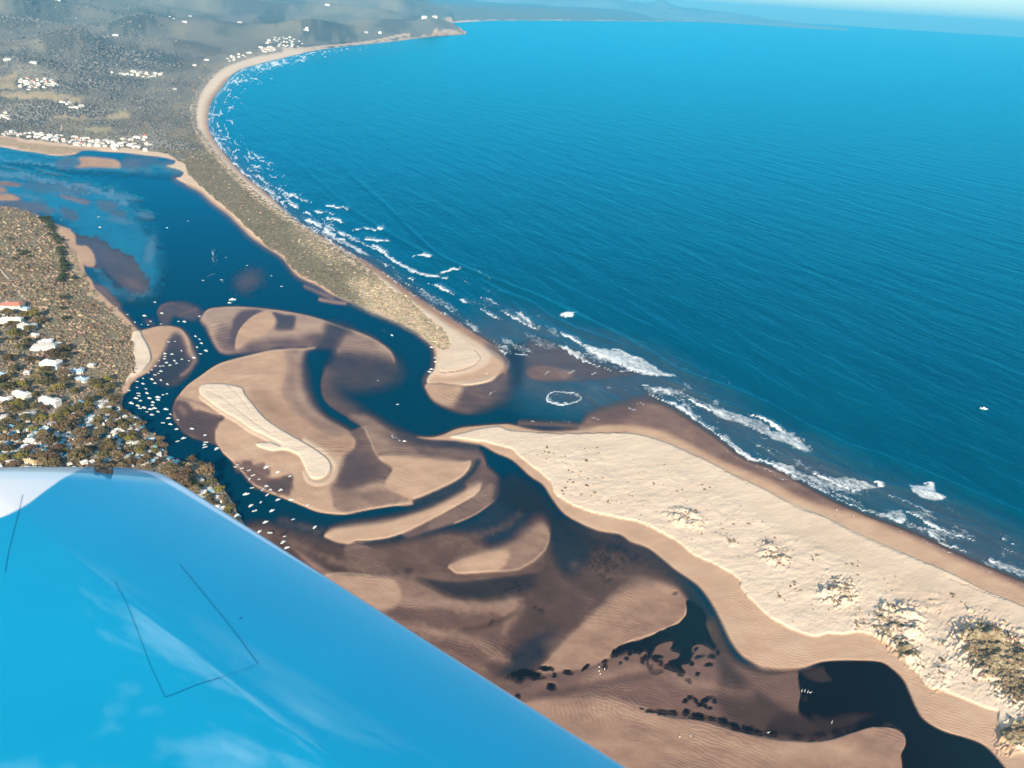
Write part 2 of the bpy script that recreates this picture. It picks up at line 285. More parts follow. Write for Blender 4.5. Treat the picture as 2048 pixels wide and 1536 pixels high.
    f.stroke([(362,750),(378,738),(390,720)], 7, 9, A=0.35, S=0.6)
    # shoal north of it
    f.poly([(313,622,3),(322,609,3),(345,603,3),(375,606,6),(400,618,6),(402,630,6),(385,640,6),(366,636,6),(346,632,6),(340,642,6),(330,650,6),(318,640,5)], A=0.5, S=0.85)
    f.stroke([(316,624),(326,611),(345,605)], 3, 5, A=0.35, S=0.7)
    f.stroke([(358,630),(375,624),(392,618)], 5, 6, A=0.42, S=0.7)
    f.blob(297, 643, 10, 5, 0.7, 20, A=0.6)
    f.blob(497, 560, 26, 18, 0.8, -20, A=0.66, S=0.8)
    # ---- north bar
    f.poly([(400,641,6),(405,628,4),(415,618,2),(432,614,1.5),(470,612,1.5),(520,615,1.5),(570,621,1.5),(620,631,2),(660,643,2),(700,657,2),(740,673,2.5),(770,690,3),(785,705,4),(791,722,6),(788,740,12),(772,748,20),(735,752,24),(695,748,24),(664,738,18),(650,728,10),(640,712,12),(632,696,4),(600,692,4),(560,692,5),(520,697,5),(480,704,5),(447,706,6),(433,696,6),(420,673,7),(410,652,8)], A=0.12, S=0.45, K=0.5)
    f.poly([(655,705),(700,700),(790,722),(795,760),(720,780),(650,765)], soft=20, A=0.68, S=0.85)
    f.poly([(455,650),(530,690),(560,700),(480,705),(445,700),(430,670)], soft=10, A=0.3, S=0.7)
    f.poly([(600,672),(640,665),(640,696),(560,692),(500,694),(520,680)], soft=12, A=0.33, S=0.75)
    f.poly([(480,624),(500,619),(528,619),(508,632),(492,645),(479,665),(471,690),(460,682),(464,655),(468,638)], soft=6, A=0.45, S=0.8)
    f.poly([(545,626,4),(568,629,2),(590,632,4),(589,645,6),(586,657,8),(568,659,8),(548,655,7)], A=0.58, S=0.85)
    f.poly([(652,648),(672,646),(702,656),(708,668),(692,690),(672,712),(655,732),(640,720),(628,700),(630,690),(645,672)], soft=12, A=0.68, S=0.9)
    f.poly([(495,640,1.5),(512,628,1.5),(535,622,2),(552,634,5),(552,650,6),(535,665,10),(500,685,10),(474,700,4),(470,685,1.5),(478,660,1.5)], A=0.04, S=0.42)
    f.poly([(690,668),(720,668),(752,684),(740,700),(700,698),(672,705)], soft=12, A=0.2, S=0.55)
    # channel east of the central bar
    f.poly([(600,700,10),(632,697,6),(665,700,12),(660,722,14),(648,740,8),(641,765,3),(645,792,3),(657,809,2.5),(680,825,2.5),(705,840,2),(727,853,2),(725,857,4),(700,856,7),(672,842,10),(645,822,14),(625,795,18),(612,760,20),(606,725,16)], A=1.0, S=1)
    # bar with the soft eastern flank
    f.poly([(652,735,9),(645,750,4),(641,770,3),(645,793,2.5),(657,809,2.5),(680,825,2.5),(705,840,2),(727,853,2),(745,870,6),(800,870,10),(830,874,8),(795,862,14),(752,843,20),(714,818,20),(684,795,18),(664,768,16),(664,742,14)], A=0.42, S=0.8)
    f.poly([(700,832),(727,851),(750,870),(790,870),(770,852),(735,830)], soft=9, A=0.22, S=0.6)
    # ---- central bar
    f.poly([(347,818,7),(350,800,4),(359,787,1.5),(375,769,1.5),(400,751,1.5),(427,732,1.5),(452,721,1.5),(496,710,1.5),(537,701,1.5),(570,697,2),(605,696,2),(632,694,4),(612,703,9),(603,722,18),(606,750,22),(614,787,20),(632,817,14),(655,837,10),(680,850,7),(702,862,4),(727,855,3),(745,895,3),(785,935,5),(850,960,5),(829,1008,1.5),(787,1012,1.5),(724,1022,1.5),(692,1029,1.5),(662,1028,1.5),(632,1023,2),(600,1010,2),(562,995,2),(530,983,2),(507,970,2.5),(495,957,2.5),(482,942,2.5),(470,929,2),(452,912,2),(445,906,2),(434,890,3),(415,881,7),(390,875,7),(371,864,7),(359,851,7),(346,833,7)], A=0.03, S=0.42, K=0.5)
    f.poly([(570,700),(600,700),(595,760),(605,800),(640,835),(700,865),(640,880),(590,850),(560,800),(575,740)], soft=14, A=0.14, S=0.6)
    f.poly([(500,780),(560,790),(600,830),(660,870),(700,880),(700,900),(640,900),(560,860),(520,820)], soft=14, A=0.05, S=0.55)
    f.poly([(347,820),(356,800),(370,803),(400,822),(455,832),(440,845),(431,862),(432,888),(400,878),(365,860)], soft=6, wob=3, A=0.4, S=0.85)
    f.stroke([(360,795),(385,802),(420,815),(455,828)], 8, 6, A=0.1, S=0.55)
    f.blob(366, 822, 13, 8, 0.7, 40, k=.8, A=0.2, S=0.6)
    f.poly([(455,832),(475,836),(520,870),(560,905),(600,930),(590,960),(560,990),(500,950),(440,895),(431,870),(440,848)], soft=3, A=0.0, S=0.4)
    f.poly([(465,925),(510,925),(540,935),(540,955),(585,955),(582,975),(575,990),(540,985),(500,965)], soft=7, wob=5, A=0.22, S=0.78)
    f.poly([(535,960),(560,957),(583,950),(580,972),(560,982),(540,975)], soft=6, A=0.42, S=0.9)
    f.poly([(399,775),(411,769),(430,768),(450,769),(470,772),(486,778),(489,788),(505,808),(525,832),(547,850),(580,870),(612,888),(640,906),(658,922),(662,938),(655,950),(640,958),(624,957),(615,945),(608,930),(598,912),(585,905),(565,900),(545,902),(514,892),(512,887),(548,884),(530,872),(500,858),(475,840),(450,826),(420,808),(403,792)], soft=1.6, A=0.0, S=0.0)
    f.stroke([(402,794),(425,812),(450,829),(475,843),(500,861),(530,876),(560,890)], 9, 5, S=0.2, A=0)
    f.stroke([(610,945),(618,962),(640,968),(662,958),(672,940),(668,925),(650,905),(610,880)], 11, 6, S=0.25, A=0)
    f.stroke([(415,783),(450,800),(500,840),(540,866)], 1.6, 2, S=0.16)
    f.stroke([(455,770),(480,795),(500,822)], 1.6, 2, S=0.14)
    # grey flats east of the white bar
    f.poly([(700,865,5),(712,880,4),(708,897,4),(697,907,5),(692,918,6),(687,937,7),(675,957,9),(665,975,9),(690,985,10),(720,975,12),(760,965,12),(790,968,12),(785,935,5),(765,921,3),(752,905,2.5),(740,880,2),(727,855,2),(715,856,4)], A=0.34, S=0.72)
    f.poly([(690,915),(720,908),(750,925),(760,950),(720,965),(680,965)], soft=12, A=0.46, S=0.8)
    f.poly([(665,975),(720,980),(750,975),(790,985),(820,1000),(800,1005),(740,1015),(700,1022),(670,1012)], soft=8, wob=3, A=0.18, S=0.62)
    # ---- region east: dome with layered bars
    f.poly([(727,853,3),(760,862,8),(790,872,10),(840,885,12),(880,890,10),(930,888,6),(955,896,4),(968,912,3),(974,930,4),(997,953,4),(1002,973,4),(997,993,4),(979,1010,4),(949,1030,4),(912,1046,4),(862,1061,4),(812,1074,4),(790,1040,10),(829,1008,3),(785,950,6),(765,921,2.5),(752,905,2),(740,880,2)], A=0.4, S=0.75)
    f.stroke([(835,879),(870,886),(910,889),(950,893)], 12, 12, A=0.75)
    f.poly([(727,853,2),(740,850,6),(760,862,10),(790,885,14),(830,900,14),(780,905,12),(752,905,2),(740,880,2)], A=0.2, S=0.6)
    f.poly([(757,912,2),(790,908,9),(840,912,9),(890,918,8),(925,922,5),(942,920,2),(940,934,1.5),(925,953,1.5),(900,968,1.5),(862,985,1.5),(828,998,1.5),(800,985,3),(770,968,5),(785,937,3),(766,922,2)], A=0.02, S=0.42)
    f.stroke([(831,1004),(862,992),(900,974),(928,958),(948,938),(956,922)], 9, 9, A=0.85, S=1)
    f.stroke([(560,1020),(620,1035),(690,1042),(760,1028),(830,1017),(880,999),(925,975)], 16, 12, A=1, S=1)
    f.poly([(560,1020),(640,1040),(720,1040),(830,1012),(850,1000),(850,1010),(780,1035),(700,1048),(640,1072),(560,1060)], soft=8, A=0.98)
    f.poly([(647,1071,2),(662,1056,9),(700,1047,12),(760,1040,12),(820,1027,13),(870,1008,13),(920,983,13),(948,968,12),(962,965,8),(961,978,2),(950,990,2),(925,1005,2),(898,1020,2),(870,1035,2.5),(845,1048,2.5),(815,1062,2.5),(780,1075,2),(740,1081,2),(712,1082,1.5),(697,1088,1.5),(675,1085,1.5),(655,1077,1.5)], A=0.0, S=0.38)
    f.poly([(862,1040),(900,1022),(940,1000),(968,975),(985,965),(998,975),(992,993),(975,1008),(945,1027),(905,1044),(860,1057)], soft=4, A=0.32, S=0.65)
    f.stroke([(999,975),(995,992),(977,1009),(947,1029),(910,1045)], 4, 4, A=0.15, S=0.5)
    f.stroke([(967,918),(972,930),(966,945),(950,965)], 3, 3, A=0.25)
    # dark channel under that bar, brown flats to the south
    f.poly([(1002,973),(1024,950),(1060,975),(1100,1010),(1110,1050),(1090,1040),(1040,1060),(960,1095),(900,1080),(830,1080),(900,1058),(960,1035)], soft=10, A=0.9)
    f.poly([(600,1070),(650,1082),(700,1095),(780,1085),(830,1080),(900,1065),(960,1080),(1000,1100),(1110,1050),(1160,1060),(1240,1080),(1300,1110),(1370,1170),(1420,1240),(1440,1290),(1480,1330),(1540,1350),(1600,1350),(1600,1420),(1700,1440),(1760,1450),(1810,1470),(1820,1700),(900,2000),(500,1500),(480,1080)], soft=14, A=0.45, S=0.7, K=0.25)
    f.poly([(1000,960),(1060,965),(1100,1010),(1130,1040),(1200,1075),(1250,1085),(1330,1135),(1395,1190),(1420,1230),(1400,1235),(1350,1180),(1300,1145),(1220,1115),(1160,1110),(1120,1120),(1095,1080),(1040,1030),(1000,1000)], soft=16, A=0.95, K=0.4, S=1)
    f.poly([(560,1060),(620,1075),(700,1100),(760,1140),(720,1160),(640,1140),(560,1100)], soft=16, A=0.68, S=0.8)
    f.poly([(690,1092,2),(715,1085,2),(740,1092,5),(762,1105,6),(777,1120,5),(768,1132,6),(738,1139,8),(705,1136,10),(690,1120,12)], A=0.35, S=0.7)
    f.poly([(800,1090,12),(840,1078,8),(880,1072,6),(908,1071,5),(919,1082,5),(921,1098,5),(905,1112,6),(870,1130,8),(835,1146,10),(800,1150,12),(760,1155,12),(780,1120,14)], A=0.42, S=0.75)
    f.stroke([(645,1130),(700,1148),(760,1145),(820,1140)], 9, 12, A=0.85)
    # sand flat beside the wing edge
    f.poly([(645,1150,5),(680,1143,6),(740,1148,8),(800,1152,8),(850,1165,8),(900,1195,8),(970,1205,8),(1030,1198,12),(1040,1220,16),(1020,1260,18),(990,1300,18),(960,1340,16),(900,1300,8),(600,1100,8)], A=0.14, S=0.68)
    f.poly([(750,1218),(850,1215),(950,1210),(1000,1230),(1000,1290),(960,1330),(880,1290)], soft=8, A=0.3, S=0.8)
    f.stroke([(930,1258),(970,1250),(1010,1235),(1040,1215)], 9, 10, A=0.6)
    f.poly([(650,1150),(700,1150),(790,1160),(790,1215),(700,1215)], soft=8, A=0.06, S=0.52)
    f.poly([(896,1130,2),(915,1117,8),(960,1102,12),(1010,1085,14),(1045,1062,18),(1075,1037,20),(1093,1042,12),(1101,1065,5),(1096,1092,5),(1075,1118,4),(1049,1134,4),(1024,1142,3),(962,1145,2),(917,1147,2),(902,1139,2)], A=0.14, S=0.6)
    f.poly([(896,1131,2),(930,1116,6),(980,1103,9),(1015,1100,9),(1015,1120,9),(1000,1138,3),(962,1145,2),(917,1147,2),(902,1139,2)], A=0.02, S=0.45)
    f.poly([(835,1155,8),(870,1160,5),(920,1163,4),(980,1157,4),(1040,1150,4),(1085,1140,6),(1100,1120,8),(1110,1170,12),(1040,1190,8),(960,1199,6),(900,1190,6),(860,1172,8)], A=0.9, K=0.35)
    # green-grey channel towards the corner
    f.poly([(1100,1090),(1160,1090),(1250,1110),(1320,1140),(1340,1160),(1290,1158),(1240,1178),(1190,1218),(1140,1265),(1100,1310),(1075,1338),(1030,1356),(985,1352),(985,1325),(1020,1280),(1040,1225),(1060,1180),(1090,1130)], soft=20, wob=9, A=0.6, K=0.3, S=0.8)
    f.poly([(1000,1340),(1040,1290),(1090,1260),(1120,1270),(1085,1320),(1050,1350),(1000,1352)], soft=14, A=0.86, K=0.45)
    f.poly([(1110,1060),(1180,1090),(1170,1140),(1130,1150),(1105,1110)], soft=12, A=0.9, K=0.45)
    f.poly([(1075,1338,5),(1110,1300,6),(1150,1255,8),(1200,1210,10),(1240,1177,12),(1290,1156,14),(1330,1160,14),(1362,1180,10),(1378,1203,5),(1372,1230,2),(1350,1250,2),(1310,1268,2),(1280,1280,2),(1240,1295,2),(1225,1310,2),(1200,1325,3),(1170,1336,3),(1130,1342,3),(1090,1346,3)], A=0.08, S=0.65, K=0.1)
    f.poly([(1040,1385,8),(1100,1350,6),(1170,1338,4),(1230,1315,4),(1300,1300,6),(1380,1310,8),(1430,1300,8),(1480,1330,10),(1540,1345,8),(1598,1345,3),(1600,1420,5),(1560,1420,10),(1500,1400,16),(1460,1360,18),(1440,1380,10),(1440,1430,8),(1300,1415,8),(1200,1390,10)], A=0.16, S=0.78, K=0.1)
    f.stroke([(1080,1390),(1180,1370),(1260,1355),(1300,1348)], 12, 18, A=0.34, S=.9)
    f.poly([(1425,1240),(1440,1270),(1470,1330),(1500,1365),(1545,1400),(1598,1425),(1660,1435),(1750,1432),(1745,1450),(1700,1462),(1650,1478),(1590,1478),(1530,1462),(1470,1440),(1430,1400),(1440,1360),(1430,1310),(1410,1280)], soft=14, A=0.55, K=0.1, S=0.95)
    f.poly([(1560,1425),(1640,1440),(1700,1450),(1690,1468),(1620,1478),(1540,1466)], soft=8, A=0.8, K=0.1)
    f.poly([(980,1470,6),(1045,1405,8),(1100,1393,10),(1200,1392,10),(1290,1412,6),(1330,1432,3),(1400,1440,3),(1450,1455,3),(1530,1475,3),(1600,1483,3),(1650,1481,2),(1700,1466,2),(1745,1452,2),(1790,1455,2),(1810,1470,2),(1812,1490,2),(1803,1510,2),(1806,1540,2),(1810,1600,2),(1800,1900,2),(900,1950,4)], A=0.03, S=0.64, K=0.1)
    # ---- southern beach: wet outer strand, tan strand, dry dune sand
    f.poly([(1162,858,4),(1168,842,8),(1180,828,12),(1215,815,14),(1260,805,16),(1295,800,12),(1330,812,10),(1365,830,8),(1395,850,6),(1425,870,6),(1455,893,5),(1490,918,5),(1536,933,5),(1573,950,4),(1636,985,4),(1686,1010,4),(1748,1036,4),(1800,1054,4),(1850,1075,4),(1900,1100,4),(1950,1122,4),(2010,1148,4),(2048,1163,4),(2250,1250,4),(2700,1440,4),(3500,1850,4),(3300,1900,4),(2600,1480,4),(1900,1150,4),(1499,980,4),(1300,880,4)], A=0.13, S=0.72, K=0.6, T=0)
    f.blob(1380, 866, 18, 8, 0.4, 10, A=0.08, S=0.7)
    f.stroke([(1040,845),(1100,848),(1150,850)], 9, 10, A=0.3, S=0.8)
    f.poly(BEACH_TOP+BEACH_LAG, A=0.0, S=0.38, K=0.3, T=0)
    f.poly([(p[0], p[1]) for p in DRY_LAG]+DRY_TOP, soft=1.6, S=0.06)
    f.poly([(1560,1000),(1661,1045),(1786,1105),(1900,1160),(2048,1225),(2048,1300),(1900,1260),(1700,1140),(1500,1010)], soft=16, S=0.14)
    f.stroke(DRY_LAG[10:44], 2.4, 2.6, wob=2, k=.6, S=0.55, V=0.15)
    for P in ([(1449,943),(1474,955),(1494,967)], [(1661,1040),(1711,1068),(1786,1100),(1861,1130)], [(1586,1013),(1620,1025)], [(1898,1157),(1961,1182),(2010,1200)], [(1350,893),(1399,915)]):
        f.stroke(P, 2.6, 3.0, wob=1.5, k=.6, S=0.3)
    f.stroke([(1075,866),(1140,867),(1200,866),(1250,865)], 2.0, 1.8, S=0.75)
    # hummocks and bushes in the dunes
    f.poly([(1040,905),(1120,895),(1250,900),(1400,960),(1500,1020),(1640,1090),(1760,1140),(2048,1260),(2100,1500),(1990,1410),(1850,1365),(1760,1275),(1600,1255),(1490,1170),(1380,1095),(1250,1030),(1130,995),(1080,940)], soft=12, HM=0.3)
    for (x, y, rx, ry, an, h, v) in [(1375,1040,34,17,20,0.9,0.3),(1545,1112,32,18,30,0.9,0.3),(1678,1187,34,26,10,1.1,0.45),(1770,1250,34,26,50,1.1,0.5),(1815,1250,32,36,0,1.0,0.2),(1810,1305,40,16,40,1.0,0.6),(1460,1083,16,8,20,0.6,0.4),
                                    (1990,1310,80,50,30,1.1,0.9),(1965,1290,40,30,20,1.1,0.5),(1880,1350,22,30,0,0.6,0.35),(2030,1470,28,36,40,1.0,0.8),(2040,1380,50,30,10,0.8,1.0),(1120,920,46,14,15,0.35,0.1),(1725,1240,26,20,0,0.5,0.2),(1865,1210,30,15,0,.5,.1)]:
        f.blob(x, y, rx, ry, 0.5, an, HM=h)
        f.blob(x, y+2, rx*.85, ry*.85, 0.5, an, k=v, V=1.0, G=0.4)
    # ---- ponds of black water on the brown flats
    f.poly([(1374,1202),(1386,1202),(1404,1217),(1414,1234),(1413,1252),(1424,1277),(1433,1293),(1420,1300),(1400,1304),(1390,1315),(1380,1325),(1362,1330),(1372,1345),(1345,1340),(1330,1335),(1320,1345),(1310,1348),(1298,1340),(1292,1325),(1296,1310),(1290,1300),(1270,1306),(1260,1300),(1245,1303),(1232,1312),(1226,1306),(1240,1292),(1262,1283),(1290,1277),(1320,1262),(1350,1250),(1368,1237),(1374,1220)], soft=1.3, wob=1.5, A=1.0, K=0.0, S=1)
    for P in ([(1308,1300),(1316,1289),(1335,1282),(1348,1283),(1341,1297),(1361,1306),(1353,1316),(1340,1321),(1330,1326),(1318,1320),(1299,1330),(1297,1320)], [(1386,1292),(1400,1286),(1415,1291),(1423,1301),(1405,1303),(1391,1309),(1384,1302)], [(1305,1325),(1330,1322),(1340,1335),(1325,1338),(1308,1338)], [(1385,1308),(1415,1305),(1430,1315),(1400,1325),(1385,1330)]):
        f.poly(P, soft=1.5, wob=1.5, A=0.2, S=0.8, K=0.1)
    blk = dict(A=1.0, K=0.0, S=1.0)
    for (x, y, rx, ry, an) in [(1226,1306,4,8,20),(1245,1298,12,6,-10),(1262,1290,9,5,-20),(1277,1297,5,9,10),(1258,1305,5,4,0),(1295,1287,8,3,-30),(1284,1320,4,6,-30),(1291,1314,4,5,0),(1211,1321,6,3,-15),(1209,1332,5,6,0),(1252,1316,4,3,0),(1241,1324,3,3,0),(1174,1332,7,2.5,-35),(1164,1339,4,2,-30),(1137,1344,11,4,8),(1110,1349,4,4.5,0),(1104,1372,9,6.5,0),(1036,1391,6,4.5,0),
                               (1090,1336,16,4,5),(1040,1347,24,8,-10),(1065,1350,22,7,8),(1042,1358,10,5,-20),(1308,1316,4,10,-60),(1318,1312,9,3,10),(1321,1325,4,6,0),(1312,1343,12,4,0),(1334,1333,8,5,10),(1356,1330,8,4,30),(1395,1346,5.5,3.5,0),(1376,1360,7,4.5,30),(1360,1348,6,3,20),(1400,1312,10,2.5,-15),(1425,1311,9,3,10),(1418,1328,8,3,-5),(1436,1304,4,4,0),(1390,1297,5,2.5,-30),(1383,1326,5,4,0),
                               (1370,1400,6,3.5,-20),(1381,1393,7,3.5,10),(1393,1400,6,3.5,50),(1401,1408,5,4,0),(1412,1399,9,4,-20),(1420,1393,8,3,-5),(1431,1401,5,3.5,0),(1410,1411,5,3,20),(1420,1415,5,2.5,0),
                               (1300,1421,9,3.5,5),(1322,1423,12,5,5),(1345,1424,10,4.5,5),(1374,1422,8,6,-10),(1395,1431,16,6,8),(1425,1436,10,3,10),(1450,1443,13,6,25),(1470,1452,14,6.5,15),(1495,1458,12,7,10),(1515,1464,14,4,8),(1545,1466,14,4,5),(1595,1472,16,4,0),(1640,1470,14,4.5,-5),(1672,1464,12,5,-10),(1692,1458,6,6,0),(1625,1476,7,4,0),(1285,1417,6,1.5,20)]:
        f.blob(x+1.5*math.sin(x), y, rx, ry, 0.28, an, **blk)
    # big black pool in the corner
    f.poly([(1597,1350,2),(1604,1342,2),(1625,1335,2),(1648,1325,1.8),(1711,1322.5,1.8),(1761,1325,1.8),(1786,1340,1.8),(1805,1360,1.8),(1817,1385,1.8),(1830,1415,1.8),(1847,1440,1.8),(1885,1463,1.8),(1935,1478,1.8),(1972,1495,1.8),(2010,1537,1.8),(2058,1601,1.8),(2095,1750,2),(2200,2600,2),(1700,2700,2),(1805,1750,1.5),(1806,1540,1.5),(1803,1510,1.5),(1812,1490,1.5),(1810,1470,1.5),(1790,1455,2),(1745,1452,2),(1700,1462,4),(1650,1452,8),(1620,1440,5),(1600,1425,3),(1598,1410,2),(1602,1385,2),(1598,1365,2)], A=1.0, K=0.0, S=1)
    f.poly([(1606,1344),(1645,1333),(1652,1345),(1668,1363),(1655,1363),(1640,1366),(1615,1356)], soft=2, A=0.72, K=0.1)
    f.poly([(1625,1432),(1660,1438),(1700,1428),(1750,1430),(1725,1440),(1700,1455),(1650,1458)], soft=6, A=0.8, K=0.1)
    f.blob(1612, 1399, 6, 5, 0.4, 0, A=0.75); f.blob(1780, 1448, 10, 3, 0.4, 0, A=0.7)
    # soft sand crests running through the lower flats
    for P, w_, so, sv, av in (([(560,1072),(640,1108),(720,1138),(800,1146)], 12, 22, .6, .3), ([(660,1162),(760,1186),(860,1206),(960,1216),(1030,1202)], 18, 28, .5, .04), ([(740,1236),(860,1262),(950,1284),(1010,1318)], 20, 26, .5, .05), ([(880,1090),(930,1075),(990,1060),(1040,1030)], 10, 22, .6, .4),
                         ([(1110,1305),(1180,1255),(1260,1205),(1345,1182)], 26, 34, .54, .04), ([(1170,1362),(1280,1336),(1380,1368),(1500,1385)], 20, 30, .58, .08), ([(1040,1432),(1200,1416),(1350,1456),(1500,1496),(1700,1496)], 26, 36, .52, .02), ([(1120,1490),(1300,1500),(1500,1534)], 22, 34, .56, .02), ([(1130,1170),(1180,1200),(1150,1240),(1090,1290)], 12, 26, .7, .45), ([(1150,1130),(1230,1150),(1300,1160)], 12, 26, .65, .4), ([(560,1040),(640,1062)], 10, 16, .6, .5)):
        f.stroke(P, w_, so, wob=4, k=.62, S=sv, A=av)
    # pale dry lips where the bars end sharply
    for P, w_ in (([(362,784),(378,768),(402,752),(429,734),(454,723),(497,712),(538,703),(570,699),(605,698),(628,695)], 4), ([(408,628),(417,619),(433,616),(470,614),(520,617),(570,623),(619,632),(659,645),(699,659),(738,674),(768,692),(783,707),(788,722)], 3.5), ([(450,906),(470,926),(483,940),(507,967),(532,981),(563,992),(600,1008),(633,1020),(662,1026),(692,1027),(724,1020),(787,1010),(827,1006)], 3.5),
                  ([(827,997),(862,983),(900,966),(924,951),(938,934)], 3.5), ([(655,1075),(676,1083),(697,1086),(740,1079),(780,1073),(815,1060),(870,1033),(925,1003),(950,988)], 3), ([(902,1137),(917,1145),(962,1143),(1024,1140),(1048,1132),(1073,1116),(1094,1091),(1099,1066)], 3), ([(1372,1208),(1370,1230),(1350,1248),(1310,1266),(1262,1281),(1226,1306)], 3), ([(650,1152),(680,1145),(740,1150)], 4), ([(657,811),(680,827),(705,842),(727,855),(738,875),(750,903),(763,920),(783,935)], 3)):
        f.stroke(P, w_, 4, wob=1, k=.7, S=0.27)
    # weed specks
    wx = rng.normal(1213, 26, 150); wy = 1120+rng.normal(0, 17, 150)-(wx-1213)*0.1
    for x, y in zip(wx, wy): f.blob(x, y, 2.6, 1.5, 0.5, 0, k=0.7, A=1.0, K=0.2)
    for x, y in [(1078,1220),(1084,1222),(1070,1214),(1040,1180),(1030,1165),(1036,1172),(1026,1175),(1220,1158),(1214,1162),(985,1240),(980,1248),(1012,1180),(1350,1185),(546,1062),(566,1068),(573,1064)]: f.blob(x, y, 5, 2.5, 0.6, -20, k=0.8, A=1.0, K=0.2)
    # ---- inlet shoals
    f.poly([(1050,700,7),(1056,684,9),(1090,682,10),(1130,697,10),(1170,714,10),(1215,733,12),(1265,746,12),(1230,753,6),(1180,760,6),(1120,763,5),(1075,760,5),(1052,748,6),(1048,722,7)], A=0.5, S=0.85, T=0)
    f.poly([(1050,742),(1062,733),(1090,730),(1130,738),(1148,745),(1135,756),(1100,760),(1065,757)], soft=5, A=0.25, S=0.7)
    f.poly([(975,690),(1010,700),(1040,690),(1050,700),(1046,750),(1040,770),(1020,770),(1018,730)], soft=14, A=0.9, K=0.5, T=0)
    f.stroke([(1170,852),(1200,838),(1260,815),(1300,795)], 20, 16, k=0.5, A=0.5)
    # slow natural unevenness of the tidal flats, the woods and the fields
    nz = fbm(px/46+py/90, py/17-px/60, 4, 41); n2 = fbm(px/14+py/40, py/6-px/22, 3, 43)
    flat = (f.V < .05)
    mid = flat*sst((f.S-.3)/.12)
    f.S = np.clip(f.S+mid*(.08*nz+.04*n2), 0, 1).astype(np.float32)
    sh = sst((f.A-.09)/.1)*sst((.93-f.A)/.15)
    f.A = np.clip(f.A+sh*(.07*nz+.04*n2), 0, 1).astype(np.float32)
    for (x, y, rx, ry, lam, th, ka, ks) in [(440,672,34,34,6.0,-.15,.16,.10),(405,840,52,36,6.5,.3,.13,.12),(716,712,66,40,5.2,.05,.07,.08),(705,905,60,50,6.0,.02,.05,.07),(815,910,60,22,5.5,.15,.05,.10),(800,955,60,30,6.5,.35,.02,.08),(660,895,40,25,7,.03,.02,.09),(480,735,90,40,8,-.2,.0,.05),(745,990,40,22,5.5,.6,.08,.08),(900,800,45,22,5,.3,.08,.10),(500,955,50,22,6,.35,.10,.10),(935,1010,50,28,6.5,.25,.08,.06),(740,1118,40,20,6,.2,.08,.05),(1200,1240,80,40,7,.15,.0,.05),(1180,1420,120,40,9,1.2,.0,.05)]:
        bb = (abs(f.px-x) < rx*1.3) & (abs(f.py-y) < ry*1.3); ix = np.nonzero(bb)
        if len(ix[0]):
            X_, Y_ = f.px[ix], f.py[ix]; w_ = sst(1.25-np.sqrt(((X_-x)/rx)**2+((Y_-y)/ry)**2))*flat[ix]
            ph = (Y_*math.cos(th)-X_*math.sin(th))/lam*6.283+3.2*vnoise(X_/38, Y_/16, 61)+1.2*vnoise(X_/12, Y_/9, 62)
            q = np.sin(ph)*(.65+.35*vnoise(X_/20, Y_/8, 63))
            A0 = f.A[ix]; f.A[ix] = np.where((A0 > .02) & (A0 < .97), np.clip(A0+w_*ka*q, 0, 1), A0); f.S[ix] = np.clip(f.S[ix]+w_*ks*q*(f.S[ix] > .2), 0, 1)
    far = f.V*(f.py < 300)*(f.px < 900)
    pt = fbm(px/60+3, py/13+8, 4, 51)
    f.D = np.clip(f.D+far*sst((pt-.08)/.25)*.6, 0, 1).astype(np.float32)
    f.G = np.clip(f.G+far*sst((-pt-.12)/.3)*.28, 0, 1).astype(np.float32)
    return f

